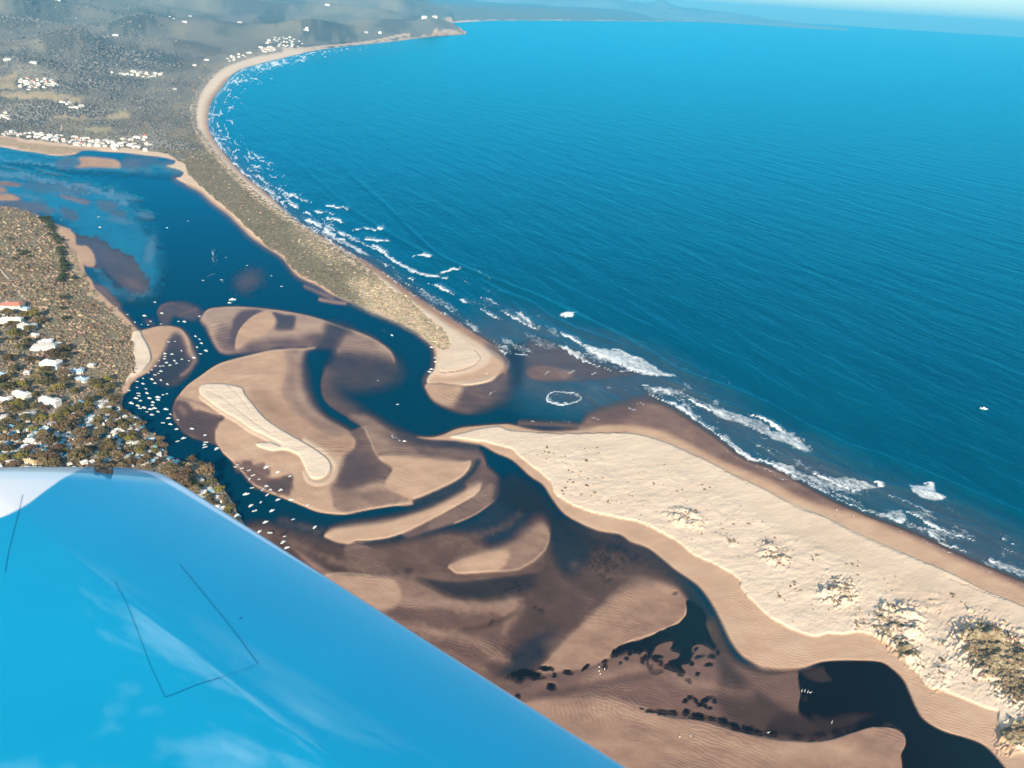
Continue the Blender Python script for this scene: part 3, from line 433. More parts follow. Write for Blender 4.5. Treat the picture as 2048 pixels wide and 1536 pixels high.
def foam(f):
    """white water: outlines of breakers, wash and wakes"""
    rs = np.random.default_rng(9)
    def st(pts, wdt, k=1.0, soft=2.0, wob=1.5, wash=True):
        P = smooth_closed(np.array([q[:2] for q in pts], float), False, 5) if len(pts) > 2 else np.array([np.array(pts[0])*(1-t)+np.array(pts[1])*t for t in (0, .3, .65, 1)])
        n = len(P); tp = [max(.12, math.sin(math.pi*min(1, (i+.35)/(n-.3)))**.6*rs.uniform(.45, 1.25)) for i in range(n)]
        if wash and wdt > 2.5: f.stroke([(a[0]+2.5*wdt*.5, a[1]-wdt*.45, min(1, v)) for a, v in zip(P, tp)], wdt*2.2, wdt*1.6, wob=3.5, k=.42*k, taper=True, F=1.0)
        f.stroke([(a[0], a[1], v) for a, v in zip(P, tp)], wdt*.9, soft, wob=wob+1, k=k, taper=True, F=1.0)
    def ws(pts, v=0.55, soft=4): f.poly(pts, soft=soft, wob=2, F=v)
    ws([(1165,690),(1200,697),(1240,702),(1290,720),(1320,740),(1352,753),(1310,754),(1270,742),(1230,727),(1190,710)], 0.62)
    st([(1118,665),(1135,673),(1152,683),(1165,692)], 4); st([(1165,692),(1200,711),(1240,729),(1290,748),(1345,754)], 2.2, .8)
    st([(1222,697),(1250,706),(1280,722)], 2.5, .8); st([(1000,620),(1024,635),(1050,650),(1075,660)], 4); st([(1030,625),(1055,640),(1062,650)], 6, .55, 4)
    st([(1045,665),(1090,690),(1130,697),(1160,720),(1190,732),(1225,742)], 3, .75); ws([(1040,665),(1080,672),(1120,694),(1090,700)], .35); st([(1118,690),(1160,706),(1190,724)], 2, .7)
    f.blob(1132, 631, 13, 5, 0.3, 3, F=0.8); st([(1120,630),(1145,628)], 4)
    st([(1290,775),(1300,790),(1330,804),(1365,818),(1395,842),(1425,864),(1455,887),(1490,912),(1536,926),(1580,946),(1640,981),(1700,1009),(1760,1033),(1805,1044)], 3)
    st([(1335,805),(1350,812),(1370,822),(1388,838)], 7, .7, 4); st([(1374,799),(1400,810),(1420,821)], 6); ws([(1420,817),(1450,820),(1500,835),(1536,850),(1536,872),(1500,855),(1450,838),(1425,825)], .5)
    ws([(1285,772),(1310,772),(1345,776),(1372,782),(1350,788),(1330,792),(1300,790)], .4); st([(1300,776),(1325,783),(1345,790)], 3, .7)
    st([(1430,822),(1480,843),(1500,856),(1536,872)], 2, .7); st([(1495,828),(1520,838),(1548,852),(1560,862),(1590,880),(1620,903)], 5); ws([(1536,862),(1570,868),(1600,885),(1626,904),(1600,902),(1570,888),(1536,874)], .6)
    st([(1440,870),(1462,876)], 2, .7); st([(1445,873),(1470,895),(1490,915),(1540,943)], 4, .5, 4); st([(1425,883),(1490,925),(1536,940),(1560,955),(1600,972),(1617,983)], 1.8, .8)
    ws([(1575,942),(1600,945),(1640,955),(1680,975),(1720,1005),(1760,1028),(1700,1010),(1640,982),(1600,962)], .33)
    st([(1622,945),(1660,963),(1710,983)], 4); ws([(1655,958),(1700,957),(1740,968),(1762,977),(1740,980),(1705,979),(1680,970)], .5); st([(1748,966),(1758,970),(1766,972)], 4)
    ws([(1818,970),(1845,970),(1862,966),(1870,975),(1874,985),(1892,998),(1862,1001),(1845,998),(1835,990),(1822,982)], .65); st([(1848,969),(1862,968),(1868,976)], 3)
    st([(1795,1020),(1830,1030),(1850,1045),(1880,1060),(1910,1070),(1950,1084)], 4); ws([(1755,1030),(1795,1020),(1812,1032),(1800,1045),(1770,1038)], .5); ws([(1840,1052),(1880,1062),(1925,1080),(1900,1082),(1860,1066)], .4)
    st([(1845,1058),(1870,1075),(1885,1088),(1910,1097),(1935,1108)], 4, .8); st([(1975,1119),(2010,1135),(2048,1150),(2120,1180)], 5); st([(2001,1077),(2009,1081)], 3); st([(2017,1086),(2032,1092)], 3); ws([(1985,1120),(2048,1140),(2048,1154),(2010,1140)], .4)
    st([(1775,1048),(1800,1062),(1850,1083),(1900,1108),(1950,1131),(2000,1153),(2048,1172)], 2.2, .7); st([(1995,1100),(2010,1108)], 5, .3, 4); st([(1640,1000),(1655,1003)], 2, .5)
    for s in ([(1140,790),(1160,784),(1172,786)], [(1180,778),(1195,780)], [(1215,775),(1232,779)], [(1247,779),(1255,783)], [(1270,774),(1278,780)], [(1270,806),(1290,808)], [(1240,815),(1262,818),(1275,822)], [(1180,836),(1200,838)], [(1060,843),(1078,845)], [(1098,845),(1105,843)], [(1128,842),(1138,845)], [(1455,762),(1462,770)], [(1230,745),(1262,742),(1280,750)], [(1090,750),(1100,742)], [(1130,747),(1152,742)], [(978,790),(984,784),(992,782)], [(980,800),(984,790)], [(1180,752),(1192,742)]): st(s, 2.4, .75)
    T = [[(577,386),(600,400),(622,406)], [(648,411),(660,413),(695,417)], [(578,406),(595,418)], [(627,422),(648,427),(668,430)], [(650,436),(672,441),(685,446)], [(705,461),(722,458)], [(728,456),(752,461)], [(755,455),(766,460)], [(675,466),(690,473)], [(728,477),(780,485)], [(745,490),(770,506)], [(824,514),(845,512),(863,514)], [(878,546),(900,540),(918,537)], [(868,570),(890,580),(908,592)], [(920,601),(950,609),(972,614)], [(980,577),(1002,588)], [(963,595),(990,612)], [(962,617),(980,630),(998,641)], [(816,555),(826,562)], [(612,440),(640,452)], [(650,455),(655,466)]]
    for s in T: st(s, 4, .95)
    st([(690,473),(715,484),(760,503),(790,524),(830,545),(870,555),(900,556)], 3, .8); st([(780,515),(815,538),(850,550),(885,556)], 9, .5, 5)
    st([(815,552),(830,568),(855,590),(890,615),(922,628)], 2, .7); ws([(835,580),(870,590),(905,610),(920,625),(880,612),(850,598)], .4)
    st([(560,400),(590,425),(640,455),(700,492),(760,520),(800,548)], 8, .22, 6)
    ws([(960,575),(1010,578),(1020,590),(985,592)], .22); ws([(930,598),(990,600),(985,615),(945,612)], .3)
    off = np.array([p for p in COAST_E[22:47]], float)+[4.5, -1.5]
    st([tuple(p) for p in off], 1.6, .8, 1.6, 2)
    st([(1002,700),(1018,722),(1012,745)], 1.5, .6)
    st([(tuple(p))[0:2] for p in np.array(COAST_E[15:36], float)+[7, 1]], 3.2, .55, 4, 3); st([(tuple(p))[0:2] for p in np.array(COAST_E[17:36], float)+[17, 3]], 5, .25, 7, 7); st([(tuple(p))[0:2] for p in np.array(COAST_E[18:36], float)+[32, 4]], 4, .22, 7, 8)
    for dx, dy, i0, i1, kk in ((11, 2, 14, 34, .8), (24, 4, 16, 34, .6), (38, 5, 17, 33, .5), (52, 2, 18, 30, .4)):
        L0 = smooth_closed(np.array(COAST_E[i0:i1], float), False, 7)+[dx, dy]; r4 = np.random.default_rng(int(dx)); k0 = 0
        while k0 < len(L0)-4:
            m_ = k0+int(r4.integers(3, 9)); sg = L0[k0:m_]+r4.normal(0, 1.6, 2); sc_ = min(1, .35+(sg[0][1]-100)/300)
            if len(sg) > 2 and r4.random() < kk: st([tuple(p) for p in sg], 2.0*sc_+.6, .75, 2.0, 1.6, wash=False)
            k0 = m_+int(r4.integers(0, 3))
    # random far breakers in the curve of the bay
    C2 = smooth_closed(np.array(COAST_E[15:36], float), False, 6)
    r = np.random.default_rng(3)
    for i in range(230):
        k = r.integers(0, len(C2)); x, y = C2[k]; sc = 0.25+min(1.0, max(0, (y-85)/250)); o = 6+r.random()**0.8*(30 if y < 130 else 62)*(1 if y < 380 else .8)
        nx = 0.93 if y > 140 else 0.35; ny = 0.35 if y < 160 else -0.2
        x += o*nx; y += o*ny*.6; L = r.uniform(5, 17)*(0.45+sc); a = r.uniform(-.15, .75)
        st([(x, y), (x+L*.5, y+L*.5*a+r.uniform(-1, 1)), (x+L, y+L*a)], 1.3+1.5*sc*r.random(), r.uniform(.4, 1)*(1-.3*(o > 40)), 2.0, 2, wash=False)
    # swell fronts standing up before they break
    for P, a in [([(700,350),(770,410),(830,470),(880,512),(950,545),(1024,574),(1085,598),(1150,630),(1200,652),(1265,688),(1350,735)], 1), ([(740,445),(785,472),(840,502),(900,530)], .8), ([(1000,585),(1024,592),(1060,606),(1110,640),(1180,668),(1250,692)], 1), ([(600,330),(680,400),(740,445)], .6), ([(960,560),(1010,590),(1060,640),(1110,664)], .7),
                 ([(1340,735),(1440,770),(1536,808),(1600,845),(1680,885),(1760,912),(1850,945),(1940,985),(2048,1030),(2200,1100)], 1), ([(1300,745),(1400,790),(1500,825),(1590,872),(1660,905),(1740,930)], .8), ([(1560,870),(1630,912),(1700,945),(1760,966),(1850,985),(1920,1005),(2048,1062),(2200,1130)], .9), ([(1640,930),(1720,962),(1800,1000),(1880,1035),(1960,1060),(2048,1110)], .7), ([(1450,850),(1540,900),(1620,940)], .6), ([(1180,770),(1230,800),(1270,830)], .5), ([(1140,765),(1190,800),(1230,830)], .5), ([(1220,765),(1280,800),(1310,815)], .5), ([(1500,700),(1620,765),(1750,820),(1900,880),(2048,940)], .45), ([(1100,560),(1250,630),(1400,700)], .4)]:
        f.stroke(P, 4, 10, k=a, W=1.0)
    for s_, w_ in ((.5, 1),): f.W += s_*f.F*sst((f.K-.6)/.2)
    # thin secondary rows, feathered, following the shore
    r2 = np.random.default_rng(17)
    LN = smooth_closed(np.array([(1300,790),(1350,815),(1400,845),(1450,885),(1500,920),(1586,960),(1686,1006),(1786,1043),(1886,1086),(1980,1130),(2060,1165)], float), False, 12)
    LS_ = smooth_closed(np.array([(600,440),(660,490),(720,524),(790,566),(840,598),(900,638),(960,680),(1010,710),(1060,722)], float), False, 12)
    LM = smooth_closed(np.array([(900,560),(980,610),(1060,660),(1120,700),(1200,740),(1300,775)], float), False, 12)
    for L_, n_, o1, ll in ((LN, 95, 92, (5, 15)), (LS_, 60, 52, (4, 11)), (LM, 34, 60, (4, 11))):
        for i in range(n_):
            k0 = r2.integers(0, len(L_)-3); m_ = min(len(L_), k0+r2.integers(*ll)); o_ = (r2.random()**1.4)*o1+3
            if m_-k0 < 3: continue
            seg = L_[k0:m_]+np.array([.42, -.72])*o_+np.cumsum(r2.normal(0, .8, (m_-k0, 2)), 0)
            st([tuple(p) for p in seg[::2]] if m_-k0 > 5 else [tuple(seg[0]), tuple(seg[-1])], r2.uniform(1.2, 2.8), r2.uniform(.25, .85)*(1-.4*o_/o1), 2.2, 2.0, wash=False)
        for i in range(n_//5):
            k0 = r2.integers(0, len(L_)-8); o_ = r2.random()*o1*.6+4; seg = L_[k0:k0+8]+np.array([.42, -.72])*o_
            f.stroke([(a, b, max(.15, math.sin(math.pi*(j+.5)/8))) for j, (a, b) in enumerate(seg)], r2.uniform(8, 17), 9, wob=5, k=r2.uniform(.25, .42), taper=True, F=1.0)
    # wakes
    th = np.linspace(0, 2*math.pi, 22)
    f.stroke([(1128+35*math.cos(t), 796+13*math.sin(t)-1.5*math.sin(2*t)) for t in th], 2.6, 2.2, wob=1, k=.72, F=1.0)
    f.stroke([(1129+28*math.cos(t), 797+10*math.sin(t)) for t in th], 1.8, 2, wob=1, k=.5, F=1.0)
    st([(1128+34*math.cos(t), 797+13*math.sin(t)) for t in np.linspace(1.6, 3.5, 9)], 3.5, 1, 2, 1)
    st([(421,497),(424,505),(428,525),(431,533)], 2, .5); st([(426,495),(432,510),(437,530)], 2, .35); f.blob(428, 513, 6, 18, 0.7, -8, k=.25, F=1)
    st([(407,560),(418,553),(432,546)], 2.5, .45); st([(444,561),(449,566)], 2, .5); st([(781,867),(785,873),(795,878),(808,883)], 2.2, .9)
    st([(758,655),(768,662),(782,671)], 1.6, .5); st([(764,654),(774,662),(784,670)], 1.2, .4); st([(563,575),(567,582),(575,590)], 1.5, .35)
    for (x, y) in [(1040,128),(1110,120),(1186,116),(1240,122),(1256,130),(1300,118),(1380,130),(1470,108),(1400,100),(940,112),(870,116),(800,128),(700,134),(690,120),(660,140)]:
        f.stroke([(x,y),(x+r.uniform(8,22),y+r.uniform(0,4))], 1.2, 1.4, k=.35, F=1.0)
    st([(610,205),(618,216),(630,224)], 1.6, .35)
    for (x, y) in [(640,180),(652,178),(625,165),(740,258),(1300,100)]: f.blob(x, y, 3, 1.5, .5, 0, k=.35, F=1)

def height(f, X, Y):
    """terrain height in metres from the painted layers"""
    A = f.A; dist = np.hypot(X, Y)
    land = np.clip(1-A/0.07, 0, 1)
    z = 0.13-1.6*A
    dry = np.clip((0.32-f.S)/0.3, 0, 1)*land
    z = z+dry*0.9
    z = z+land*f.HM*(0.4+3.6*np.abs(fbm(X/14, Y/9, 4, 5))**1.0*2.2*np.clip(f.HM, 0, 1.2)+1.1*np.clip(fbm(X/5, Y/4, 2, 9), 0, 1))
    z = z+dry*(0.25+0.35*fbm(X/40+Y/90, Y/16-X/50, 4, 31))*np.clip(1-dist/4000, 0.1, 1)
    veg = sst(f.V*1.3)*land
    z = z+veg*(0.8+1.4*fbm(X/60, Y/45, 4, 21))*np.clip(f.V, 0, 1)*0.8
    # inland relief: grows away from the water
    inl = INL(f.px, f.py)*land
    hh = 30+150*np.clip(fbm(X/2600+3, Y/2100, 5, 77)+.35, 0, 2)+np.clip(dist-9000, 0, 25000)*0.006
    z = z+inl*np.clip(dist/5200, 0.12, 3.2)*hh*1.1
    for (x, y, rx, ry, hg) in ((150, 108, 62, 16, 75), (275, 75, 60, 8, 100), (330, 98, 85, 10, 60), (40, 50, 70, 7, 110), (420, 70, 90, 8, 70), (620, 68, 70, 7, 90), (60, 150, 60, 12, 35)):
        z = z+land*hg*np.exp(-((f.px-x)/rx)**2-((f.py-y)/ry)**2)
    return z.astype(np.float32)
def INL(px, py):
    m1 = sst((430-px-0.25*np.abs(py-200))/330.)*(py < 330)*sst((262-py)/60.)
    top = sst((78-py+(1000-px)*0.02)/26.)*(px < 905)*sst((965-px)/260.)
    far = sst((38.5-py)/6.)*0.25
    hl = np.exp(-((px-860)/45.)**2-((py-60)/9.)**2)*0.8
    west = sst((190-px)/260.)*sst((py-410)/90.)*sst((1020-py)/300.)*0.0
    return np.maximum.reduce([m1*0.55, top*0.9, far, hl, west])

# ------------------------------------------------------------------ grid of ground points
ylist = np.concatenate([np.linspace(FPX*math.tan(0.0064-TH), -700, 56), np.arange(-698.5, 790, 2.4), np.arange(793, 1500, 9)])
alpha = TH+np.arctan(ylist/FPX)
vrow = np.tan(alpha)                       # H / Y
Yr = H/vrow
uc = np.concatenate([np.arange(-1.75, -0.98, 0.01), np.arange(-0.98, 0.98, 0.0015), np.arange(0.98, 1.9, 0.01)])
GY, GU = np.meshgrid(Yr, uc, indexing='ij')
GX = GY*GU
NR, NC = GX.shape
gpx, gpy = pix(GX, GY)
fld = paint(gpx, gpy)
foam(fld)
GZ = height(fld, GX, GY)

def grid_mesh(name, X, Y, Z, keep, attrs, mat, kind='structure'):
    nr, nc = X.shape
    me = bpy.data.meshes.new(name)
    ii = np.arange(nr*nc).reshape(nr, nc)
    q = np.stack([ii[:-1, :-1], ii[:-1, 1:], ii[1:, 1:], ii[1:, :-1]], -1).reshape(-1, 4)[:, ::-1]
    kk = (keep[:-1, :-1] | keep[:-1, 1:] | keep[1:, 1:] | keep[1:, :-1]).reshape(-1)
    q = q[kk]
    used = np.zeros(nr*nc, bool); used[q.ravel()] = True
    remap = np.cumsum(used)-1
    q = remap[q]
    co = np.stack([X.ravel(), Y.ravel(), Z.ravel()], -1)[used].astype(np.float32)
    me.vertices.add(len(co)); me.vertices.foreach_set('co', co.ravel())
    me.loops.add(q.size); me.loops.foreach_set('vertex_index', q.ravel().astype(np.int32))
    me.polygons.add(len(q)); me.polygons.foreach_set('loop_start', np.arange(0, q.size, 4, dtype=np.int32))
    me.update(calc_edges=True)
    me.polygons.foreach_set('use_smooth', np.ones(len(q), bool))
    for an, chans in attrs.items():
        a = me.attributes.new(an, 'FLOAT_COLOR', 'POINT')
        d = np.stack([c.ravel()[used] for c in chans], -1).astype(np.float32)
        a.data.foreach_set('color', d.ravel())
    me.materials.append(mat)
    o = bpy.data.objects.new(name, me); COL.objects.link(o)
    if kind: o['kind'] = kind
    return o

# ------------------------------------------------------------------ node helpers
class NT:
    def __init__(s, name):
        s.m = bpy.data.materials.new(name); s.m.use_nodes = True; s.t = s.m.node_tree; s.t.nodes.clear()
        s.out = s.t.nodes.new('ShaderNodeOutputMaterial')
    def n(s, typ, **kw):
        nd = s.t.nodes.new(typ)
        for k, v in kw.items():
            if k.startswith('i_'):
                key = k[2:]; key = int(key) if key.isdigit() else key.replace('_', ' ')
                sock = nd.inputs[key]
                if hasattr(v, 'is_output') or isinstance(v, bpy.types.NodeSocket): s.t.links.new(v, sock)
                else: sock.default_value = v
            else: setattr(nd, k, v)
        return nd
    def math(s, op, a, b=0.0, clamp=False): return s.n('ShaderNodeMath', operation=op, use_clamp=clamp, i_0=a, i_1=b).outputs[0]
    def mix(s, f, a, b, blend='MIX'):
        nd = s.t.nodes.new('ShaderNodeMix'); nd.data_type = 'RGBA'; nd.blend_type = blend
        for k, v in ((0, f), (6, a), (7, b)):
            if isinstance(v, bpy.types.NodeSocket): s.t.links.new(v, nd.inputs[k])
            else: nd.inputs[k].default_value = v if k == 0 else tuple(v)+((1,) if len(v) == 3 else ())
        return nd.outputs[2]
    def ramp(s, f, stops):
        nd = s.t.nodes.new('ShaderNodeValToRGB'); s.t.links.new(f, nd.inputs[0]); e = nd.color_ramp.elements
        while len(e) < len(stops): e.new(0.5)
        for el, (p, c) in zip(e, stops): el.position = p; el.color = tuple(c)+(1,)
        return nd.outputs[0]
    def mr(s, f, a, b, c=0.0, d=1.0): return s.n('ShaderNodeMapRange', i_0=f, i_1=a, i_2=b, i_3=c, i_4=d).outputs[0]
    def noise(s, vec, scale, detail=3.0, rough=0.55, dist=0.0):
        return s.n('ShaderNodeTexNoise', i_Vector=vec, i_Scale=scale, i_Detail=detail, i_Roughness=rough, i_Distortion=dist).outputs['Fac']
    def pos(s, sc=(1, 1, 1), rot=0.0):
        g = s.n('ShaderNodeNewGeometry').outputs['Position']
        return s.n('ShaderNodeMapping', vector_type='TEXTURE', i_Vector=g, i_Scale=tuple(1.0/q for q in sc), i_Rotation=(0, 0, rot)).outputs[0]
    def attr(s, name):
        a = s.n('ShaderNodeAttribute', attribute_name=name)
        sp = s.n('ShaderNodeSeparateColor', i_0=a.outputs['Color'])
        return sp.outputs[0], sp.outputs[1], sp.outputs[2], a.outputs['Alpha']

def rgb(r, g, b):
    f = lambda c: (c/255/12.92 if c/255 <= 0.04045 else ((c/255+0.055)/1.055)**2.4)
    return (f(r), f(g), f(b))

# ---- ground
t = NT('ground_surface')
S_, V_, G_, D_ = t.attr('ga'); TW_, HM_, FARHAZE_, _a = t.attr('gb')
P = t.pos()
n1 = t.noise(P, 0.02, 4); n2 = t.noise(P, 0.25, 4, 0.65); n3 = t.noise(P, 0.006, 3)
Sn = t.math('ADD', S_, t.math('MULTIPLY', t.math('SUBTRACT', n1, 0.5), 0.16))
Sn = t.math('ADD', Sn, t.math('MULTIPLY', t.math('SUBTRACT', n2, 0.5), 0.05))
sand = t.ramp(Sn, [(0.0, (0.68, 0.53, 0.395)), (0.12, (0.61, 0.465, 0.34)), (0.38, (0.47, 0.30, 0.195)), (0.55, (0.345, 0.208, 0.14)), (0.75, (0.19, 0.100, 0.074)), (1.0, (0.12, 0.066, 0.052))])
pr = t.pos((0.35, 1.2, 1), 0.35)
streak = t.noise(pr, 0.05, 4, 0.6, 0.6)
sand = t.mix(t.mr(streak, 0.35, 0.65), t.mix(1.0, sand, (0.92, 0.91, 0.92), 'MULTIPLY'), t.mix(1.0, sand, (1.06, 1.06, 1.05), 'MULTIPLY'))
vn = t.noise(P, 0.16, 5, 0.7); vn2 = t.noise(P, 0.018, 4, 0.6)
veg = t.ramp(vn, [(0.3, (0.09, 0.072, 0.045)), (0.5, (0.19, 0.155, 0.10)), (0.68, (0.31, 0.26, 0.18))])
veg = t.mix(t.mr(vn2, 0.35, 0.65), veg, t.mix(1.0, veg, (0.8, 0.78, 0.72), 'MULTIPLY'))
grass = t.ramp(vn, [(0.3, (0.18, 0.14, 0.08)), (0.6, (0.44, 0.36, 0.23))])
wood = t.ramp(vn, [(0.3, (0.055, 0.065, 0.07)), (0.7, (0.115, 0.12, 0.12))])
hazed_veg = t.ramp(vn, [(0.3, (0.13, 0.125, 0.12)), (0.7, (0.25, 0.235, 0.21))]); veg = t.mix(t.math('MULTIPLY', FARHAZE_, 0.85), veg, hazed_veg)  # far plants turn paler and greyer: haze put into their colour
veg = t.mix(G_, veg, grass); veg = t.mix(D_, veg, wood)
tw = t.ramp(t.noise(P, 0.11, 3, 0.7), [(0.35, (0.10, 0.095, 0.07)), (0.62, (0.42, 0.37, 0.30))])
veg = t.mix(TW_, veg, tw)
pn = t.noise(t.pos((1, 0.6, 1), 0.5), 0.13, 4, 0.75)
vm = t.mr(t.math('ADD', V_, t.math('MULTIPLY', t.math('SUBTRACT', pn, 0.5), 1.7)), 0.42, 0.58)
vm = t.math('MULTIPLY', vm, t.mr(V_, 0.02, 0.15))
col = t.mix(vm, sand, veg)
# bump: tide ripples on the wet flats, dune ripples on the dry sand
wv = t.n('ShaderNodeTexWave', i_Vector=t.pos((1, 1, 1), 1.15), i_Scale=0.11, i_Distortion=16.0, i_Detail=4.0, i_Detail_Scale=0.6).outputs['Fac']
rp = t.math('MULTIPLY', t.math('MULTIPLY', wv, t.mr(S_, 0.2, 0.45)), t.mr(t.noise(P, 0.012, 2), 0.45, 0.6))
dn = t.noise(t.pos((0.5, 1.0, 1), 0.45), 0.13, 6, 0.72)
dn = t.math('MULTIPLY', dn, t.mr(S_, 0.3, 0.05))
hb = t.math('ADD', t.math('MULTIPLY', rp, 0.22), t.math('MULTIPLY', dn, 2.3))
fg = t.math('MULTIPLY', t.noise(t.pos((0.7, 1.0, 1), 0.6), 0.45, 4, 0.75), t.mr(S_, 0.3, 0.05)); hb = t.math('ADD', hb, t.math('MULTIPLY', fg, 0.7))
hb = t.math('ADD', hb, t.math('MULTIPLY', t.math('MULTIPLY', vn, V_), 3.0))
bmp = t.n('ShaderNodeBump', i_Strength=0.55, i_Distance=1.0, i_Height=hb).outputs[0]
rough = t.mr(S_, 0.5, 0.95, 0.95, 0.6)
bs = t.n('ShaderNodeBsdfPrincipled', i_Base_Color=col, i_Roughness=rough, i_Normal=bmp, i_Specular_IOR_Level=0.15).outputs[0]
t.t.links.new(bs, t.out.inputs[0]); M_GROUND = t.m

# ---- water
t = NT('water_surface')
A_, K_, F_, T_ = t.attr('wa')
deep = t.ramp(K_, [(0.0, (0.006, 0.0035, 0.006)), (0.25, (0.018, 0.014, 0.014)), (0.5, (0.0005, 0.020, 0.040)), (0.85, (0.0, 0.056, 0.096)), (1.0, (0.0, 0.14, 0.235))])
big = t.noise(t.pos((0.6, 1.4, 1), -0.3), 0.004, 4, 0.6)
deep = t.mix(t.mr(big, 0.35, 0.65, 0, 0.45), deep, t.mix(1.0, deep, (0.8, 0.8, 0.85), 'MULTIPLY'))
turb = t.mix(t.mr(t.noise(t.pos((0.5, 1.3, 1), -0.6), 0.02, 3), 0.35, 0.65), (0.035, 0.085, 0.12), (0.10, 0.095, 0.11))
body = t.mix(t.math('MULTIPLY', T_, 0.85), deep, turb)
_a, _b = gxy([1700, 1900], [560, 640]); WR = math.atan2(_b[1]-_b[0], _a[1]-_a[0])
sw = t.noise(t.pos((0.26, 1.0, 1), WR), 0.026, 4, 0.55, 0.5)     # swell
ch = t.noise(t.pos((0.42, 1.0, 1), WR+0.2), 0.11, 4, 0.6)         # chop
oc = t.mr(K_, 0.5, 0.85)
hw = t.math('MULTIPLY', t.math('ADD', t.math('MULTIPLY', sw, 8.0), t.math('MULTIPLY', ch, 2.4)), t.mr(K_, 0.55, 0.82, 0.06, 1.0))
hw = t.math('ADD', hw, t.math('MULTIPLY', t.noise(P if False else t.pos(), 0.5, 2), 0.12))
wb = t.n('ShaderNodeBump', i_Strength=0.45, i_Distance=1.0, i_Height=hw).outputs[0]
# crests carry slightly greener, thinner water
crest = t.mr(t.math('ADD', t.math('MULTIPLY', sw, 0.6), t.math('MULTIPLY', ch, 0.4)), 0.42, 0.62)
body = t.mix(t.math('MULTIPLY', crest, t.math('MULTIPLY', oc, 0.45)), body, t.mix(1.0, body, (1.6, 1.55, 1.4), 'MULTIPLY'))
wdf = t.n('ShaderNodeBsdfDiffuse', i_Color=body, i_Normal=wb).outputs[0]
WREF = (0.09, 0.80, 0.97, 1)
tr = t.n('ShaderNodeBsdfTransparent').outputs[0]
gl = t.n('ShaderNodeBsdfGlossy', i_Color=WREF, i_Roughness=0.16, i_Normal=wb).outputs[0]
gi = t.n('ShaderNodeNewGeometry').outputs['Incoming']
dt = t.n('ShaderNodeVectorMath', operation='DOT_PRODUCT', i_0=wb, i_1=gi).outputs['Value']
fr = t.math('ADD', 0.02, t.math('MULTIPLY', t.math('POWER', t.math('SUBTRACT', 1.0, t.math('ABSOLUTE', dt), True), 5.0), 0.98), True)
wbs = t.n('ShaderNodeMixShader', i_0=t.math('MULTIPLY', fr, 0.85), i_1=wdf, i_2=gl).outputs[0]
shallow = t.n('ShaderNodeMixShader', i_0=t.math('MULTIPLY', fr, 0.5), i_1=tr, i_2=gl).outputs[0]
ms = t.n('ShaderNodeMixShader', i_0=t.math('SUBTRACT', 1.0, t.math('POWER', t.math('SUBTRACT', 1.0, A_, True), 0.5)), i_1=shallow, i_2=wbs).outputs[0]
fn = t.noise(t.pos((0.55, 1.0, 1), WR), 0.35, 5, 0.75); fn2 = t.noise(t.pos(), 0.09, 3, 0.7)
fth = t.math('ADD', t.math('MULTIPLY', fn, 1.1), t.math('SUBTRACT', t.math('MULTIPLY', fn2, 0.4), 0.25))
fm = t.n('ShaderNodeMapRange', i_0=t.math('ADD', F_, fth), i_1=0.82, i_2=1.5).outputs[0]
fm = t.math('MULTIPLY', fm, t.mr(F_, 0.05, 0.3))
fb = t.n('ShaderNodeBsdfDiffuse', i_Color=(0.85, 0.86, 0.84, 1)).outputs[0]
ms = t.n('ShaderNodeMixShader', i_0=fm, i_1=ms, i_2=fb).outputs[0]
t.t.links.new(ms, t.out.inputs[0]); M_WATER = t.m

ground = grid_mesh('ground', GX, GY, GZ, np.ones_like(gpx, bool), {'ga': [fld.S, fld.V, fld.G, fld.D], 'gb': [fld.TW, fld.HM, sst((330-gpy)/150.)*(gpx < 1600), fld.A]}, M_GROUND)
ground['label'] = 'sandbars, beaches, scrubland and hills around the lagoon'
SPLIT = [(1000,745),(1030,770),(1040,800),(1060,850)]
# sea outline: everything east of the coast and the inlet line
seapoly = COAST_E[:-4]+[(1030,770),(1045,810),(1060,870)]+[p[:2] for p in DRY_TOP[3:]]+[(3600,1800),(6000,400),(5000,60),(1700,20),(1700,44)]
sdv, _ = sdist(seapoly, gpx.astype(np.float32), gpy.astype(np.float32), True, False)
is_sea = sdv > 0
cellsea = is_sea[:-1, :-1]
wet = fld.A > 0.005
def water_obj(name, sel):
    nr, nc = GX.shape
    # rebuild with face selection through keep masks on faces
    me_keep = np.zeros((nr, nc), bool)
    o = None
    ii = np.arange(nr*nc).reshape(nr, nc)
    wetf = (wet[:-1, :-1] | wet[:-1, 1:] | wet[1:, 1:] | wet[1:, :-1]) & sel
    q = np.stack([ii[:-1, :-1], ii[:-1, 1:], ii[1:, 1:], ii[1:, :-1]], -1)[wetf][:, ::-1]
    used = np.zeros(nr*nc, bool); used[q.ravel()] = True; remap = np.cumsum(used)-1; q = remap[q]
    me = bpy.data.meshes.new(name)
    co = np.stack([GX.ravel(), GY.ravel(), (fld.W*2.2).ravel()], -1)[used].astype(np.float32)
    me.vertices.add(len(co)); me.vertices.foreach_set('co', co.ravel())
    me.loops.add(q.size); me.loops.foreach_set('vertex_index', q.ravel().astype(np.int32))
    me.polygons.add(len(q)); me.polygons.foreach_set('loop_start', np.arange(0, q.size, 4, dtype=np.int32))
    me.update(calc_edges=True); me.polygons.foreach_set('use_smooth', np.ones(len(q), bool))
    a = me.attributes.new('wa', 'FLOAT_COLOR', 'POINT')
    a.data.foreach_set('color', np.stack([c.ravel()[used] for c in (fld.A, fld.K, fld.F, fld.T)], -1).astype(np.float32).ravel())
    me.materials.append(M_WATER); o = bpy.data.objects.new(name, me); COL.objects.link(o); o['kind'] = 'structure'
    return o
water_obj('sea', cellsea)
water_obj('lagoon_water', ~cellsea)

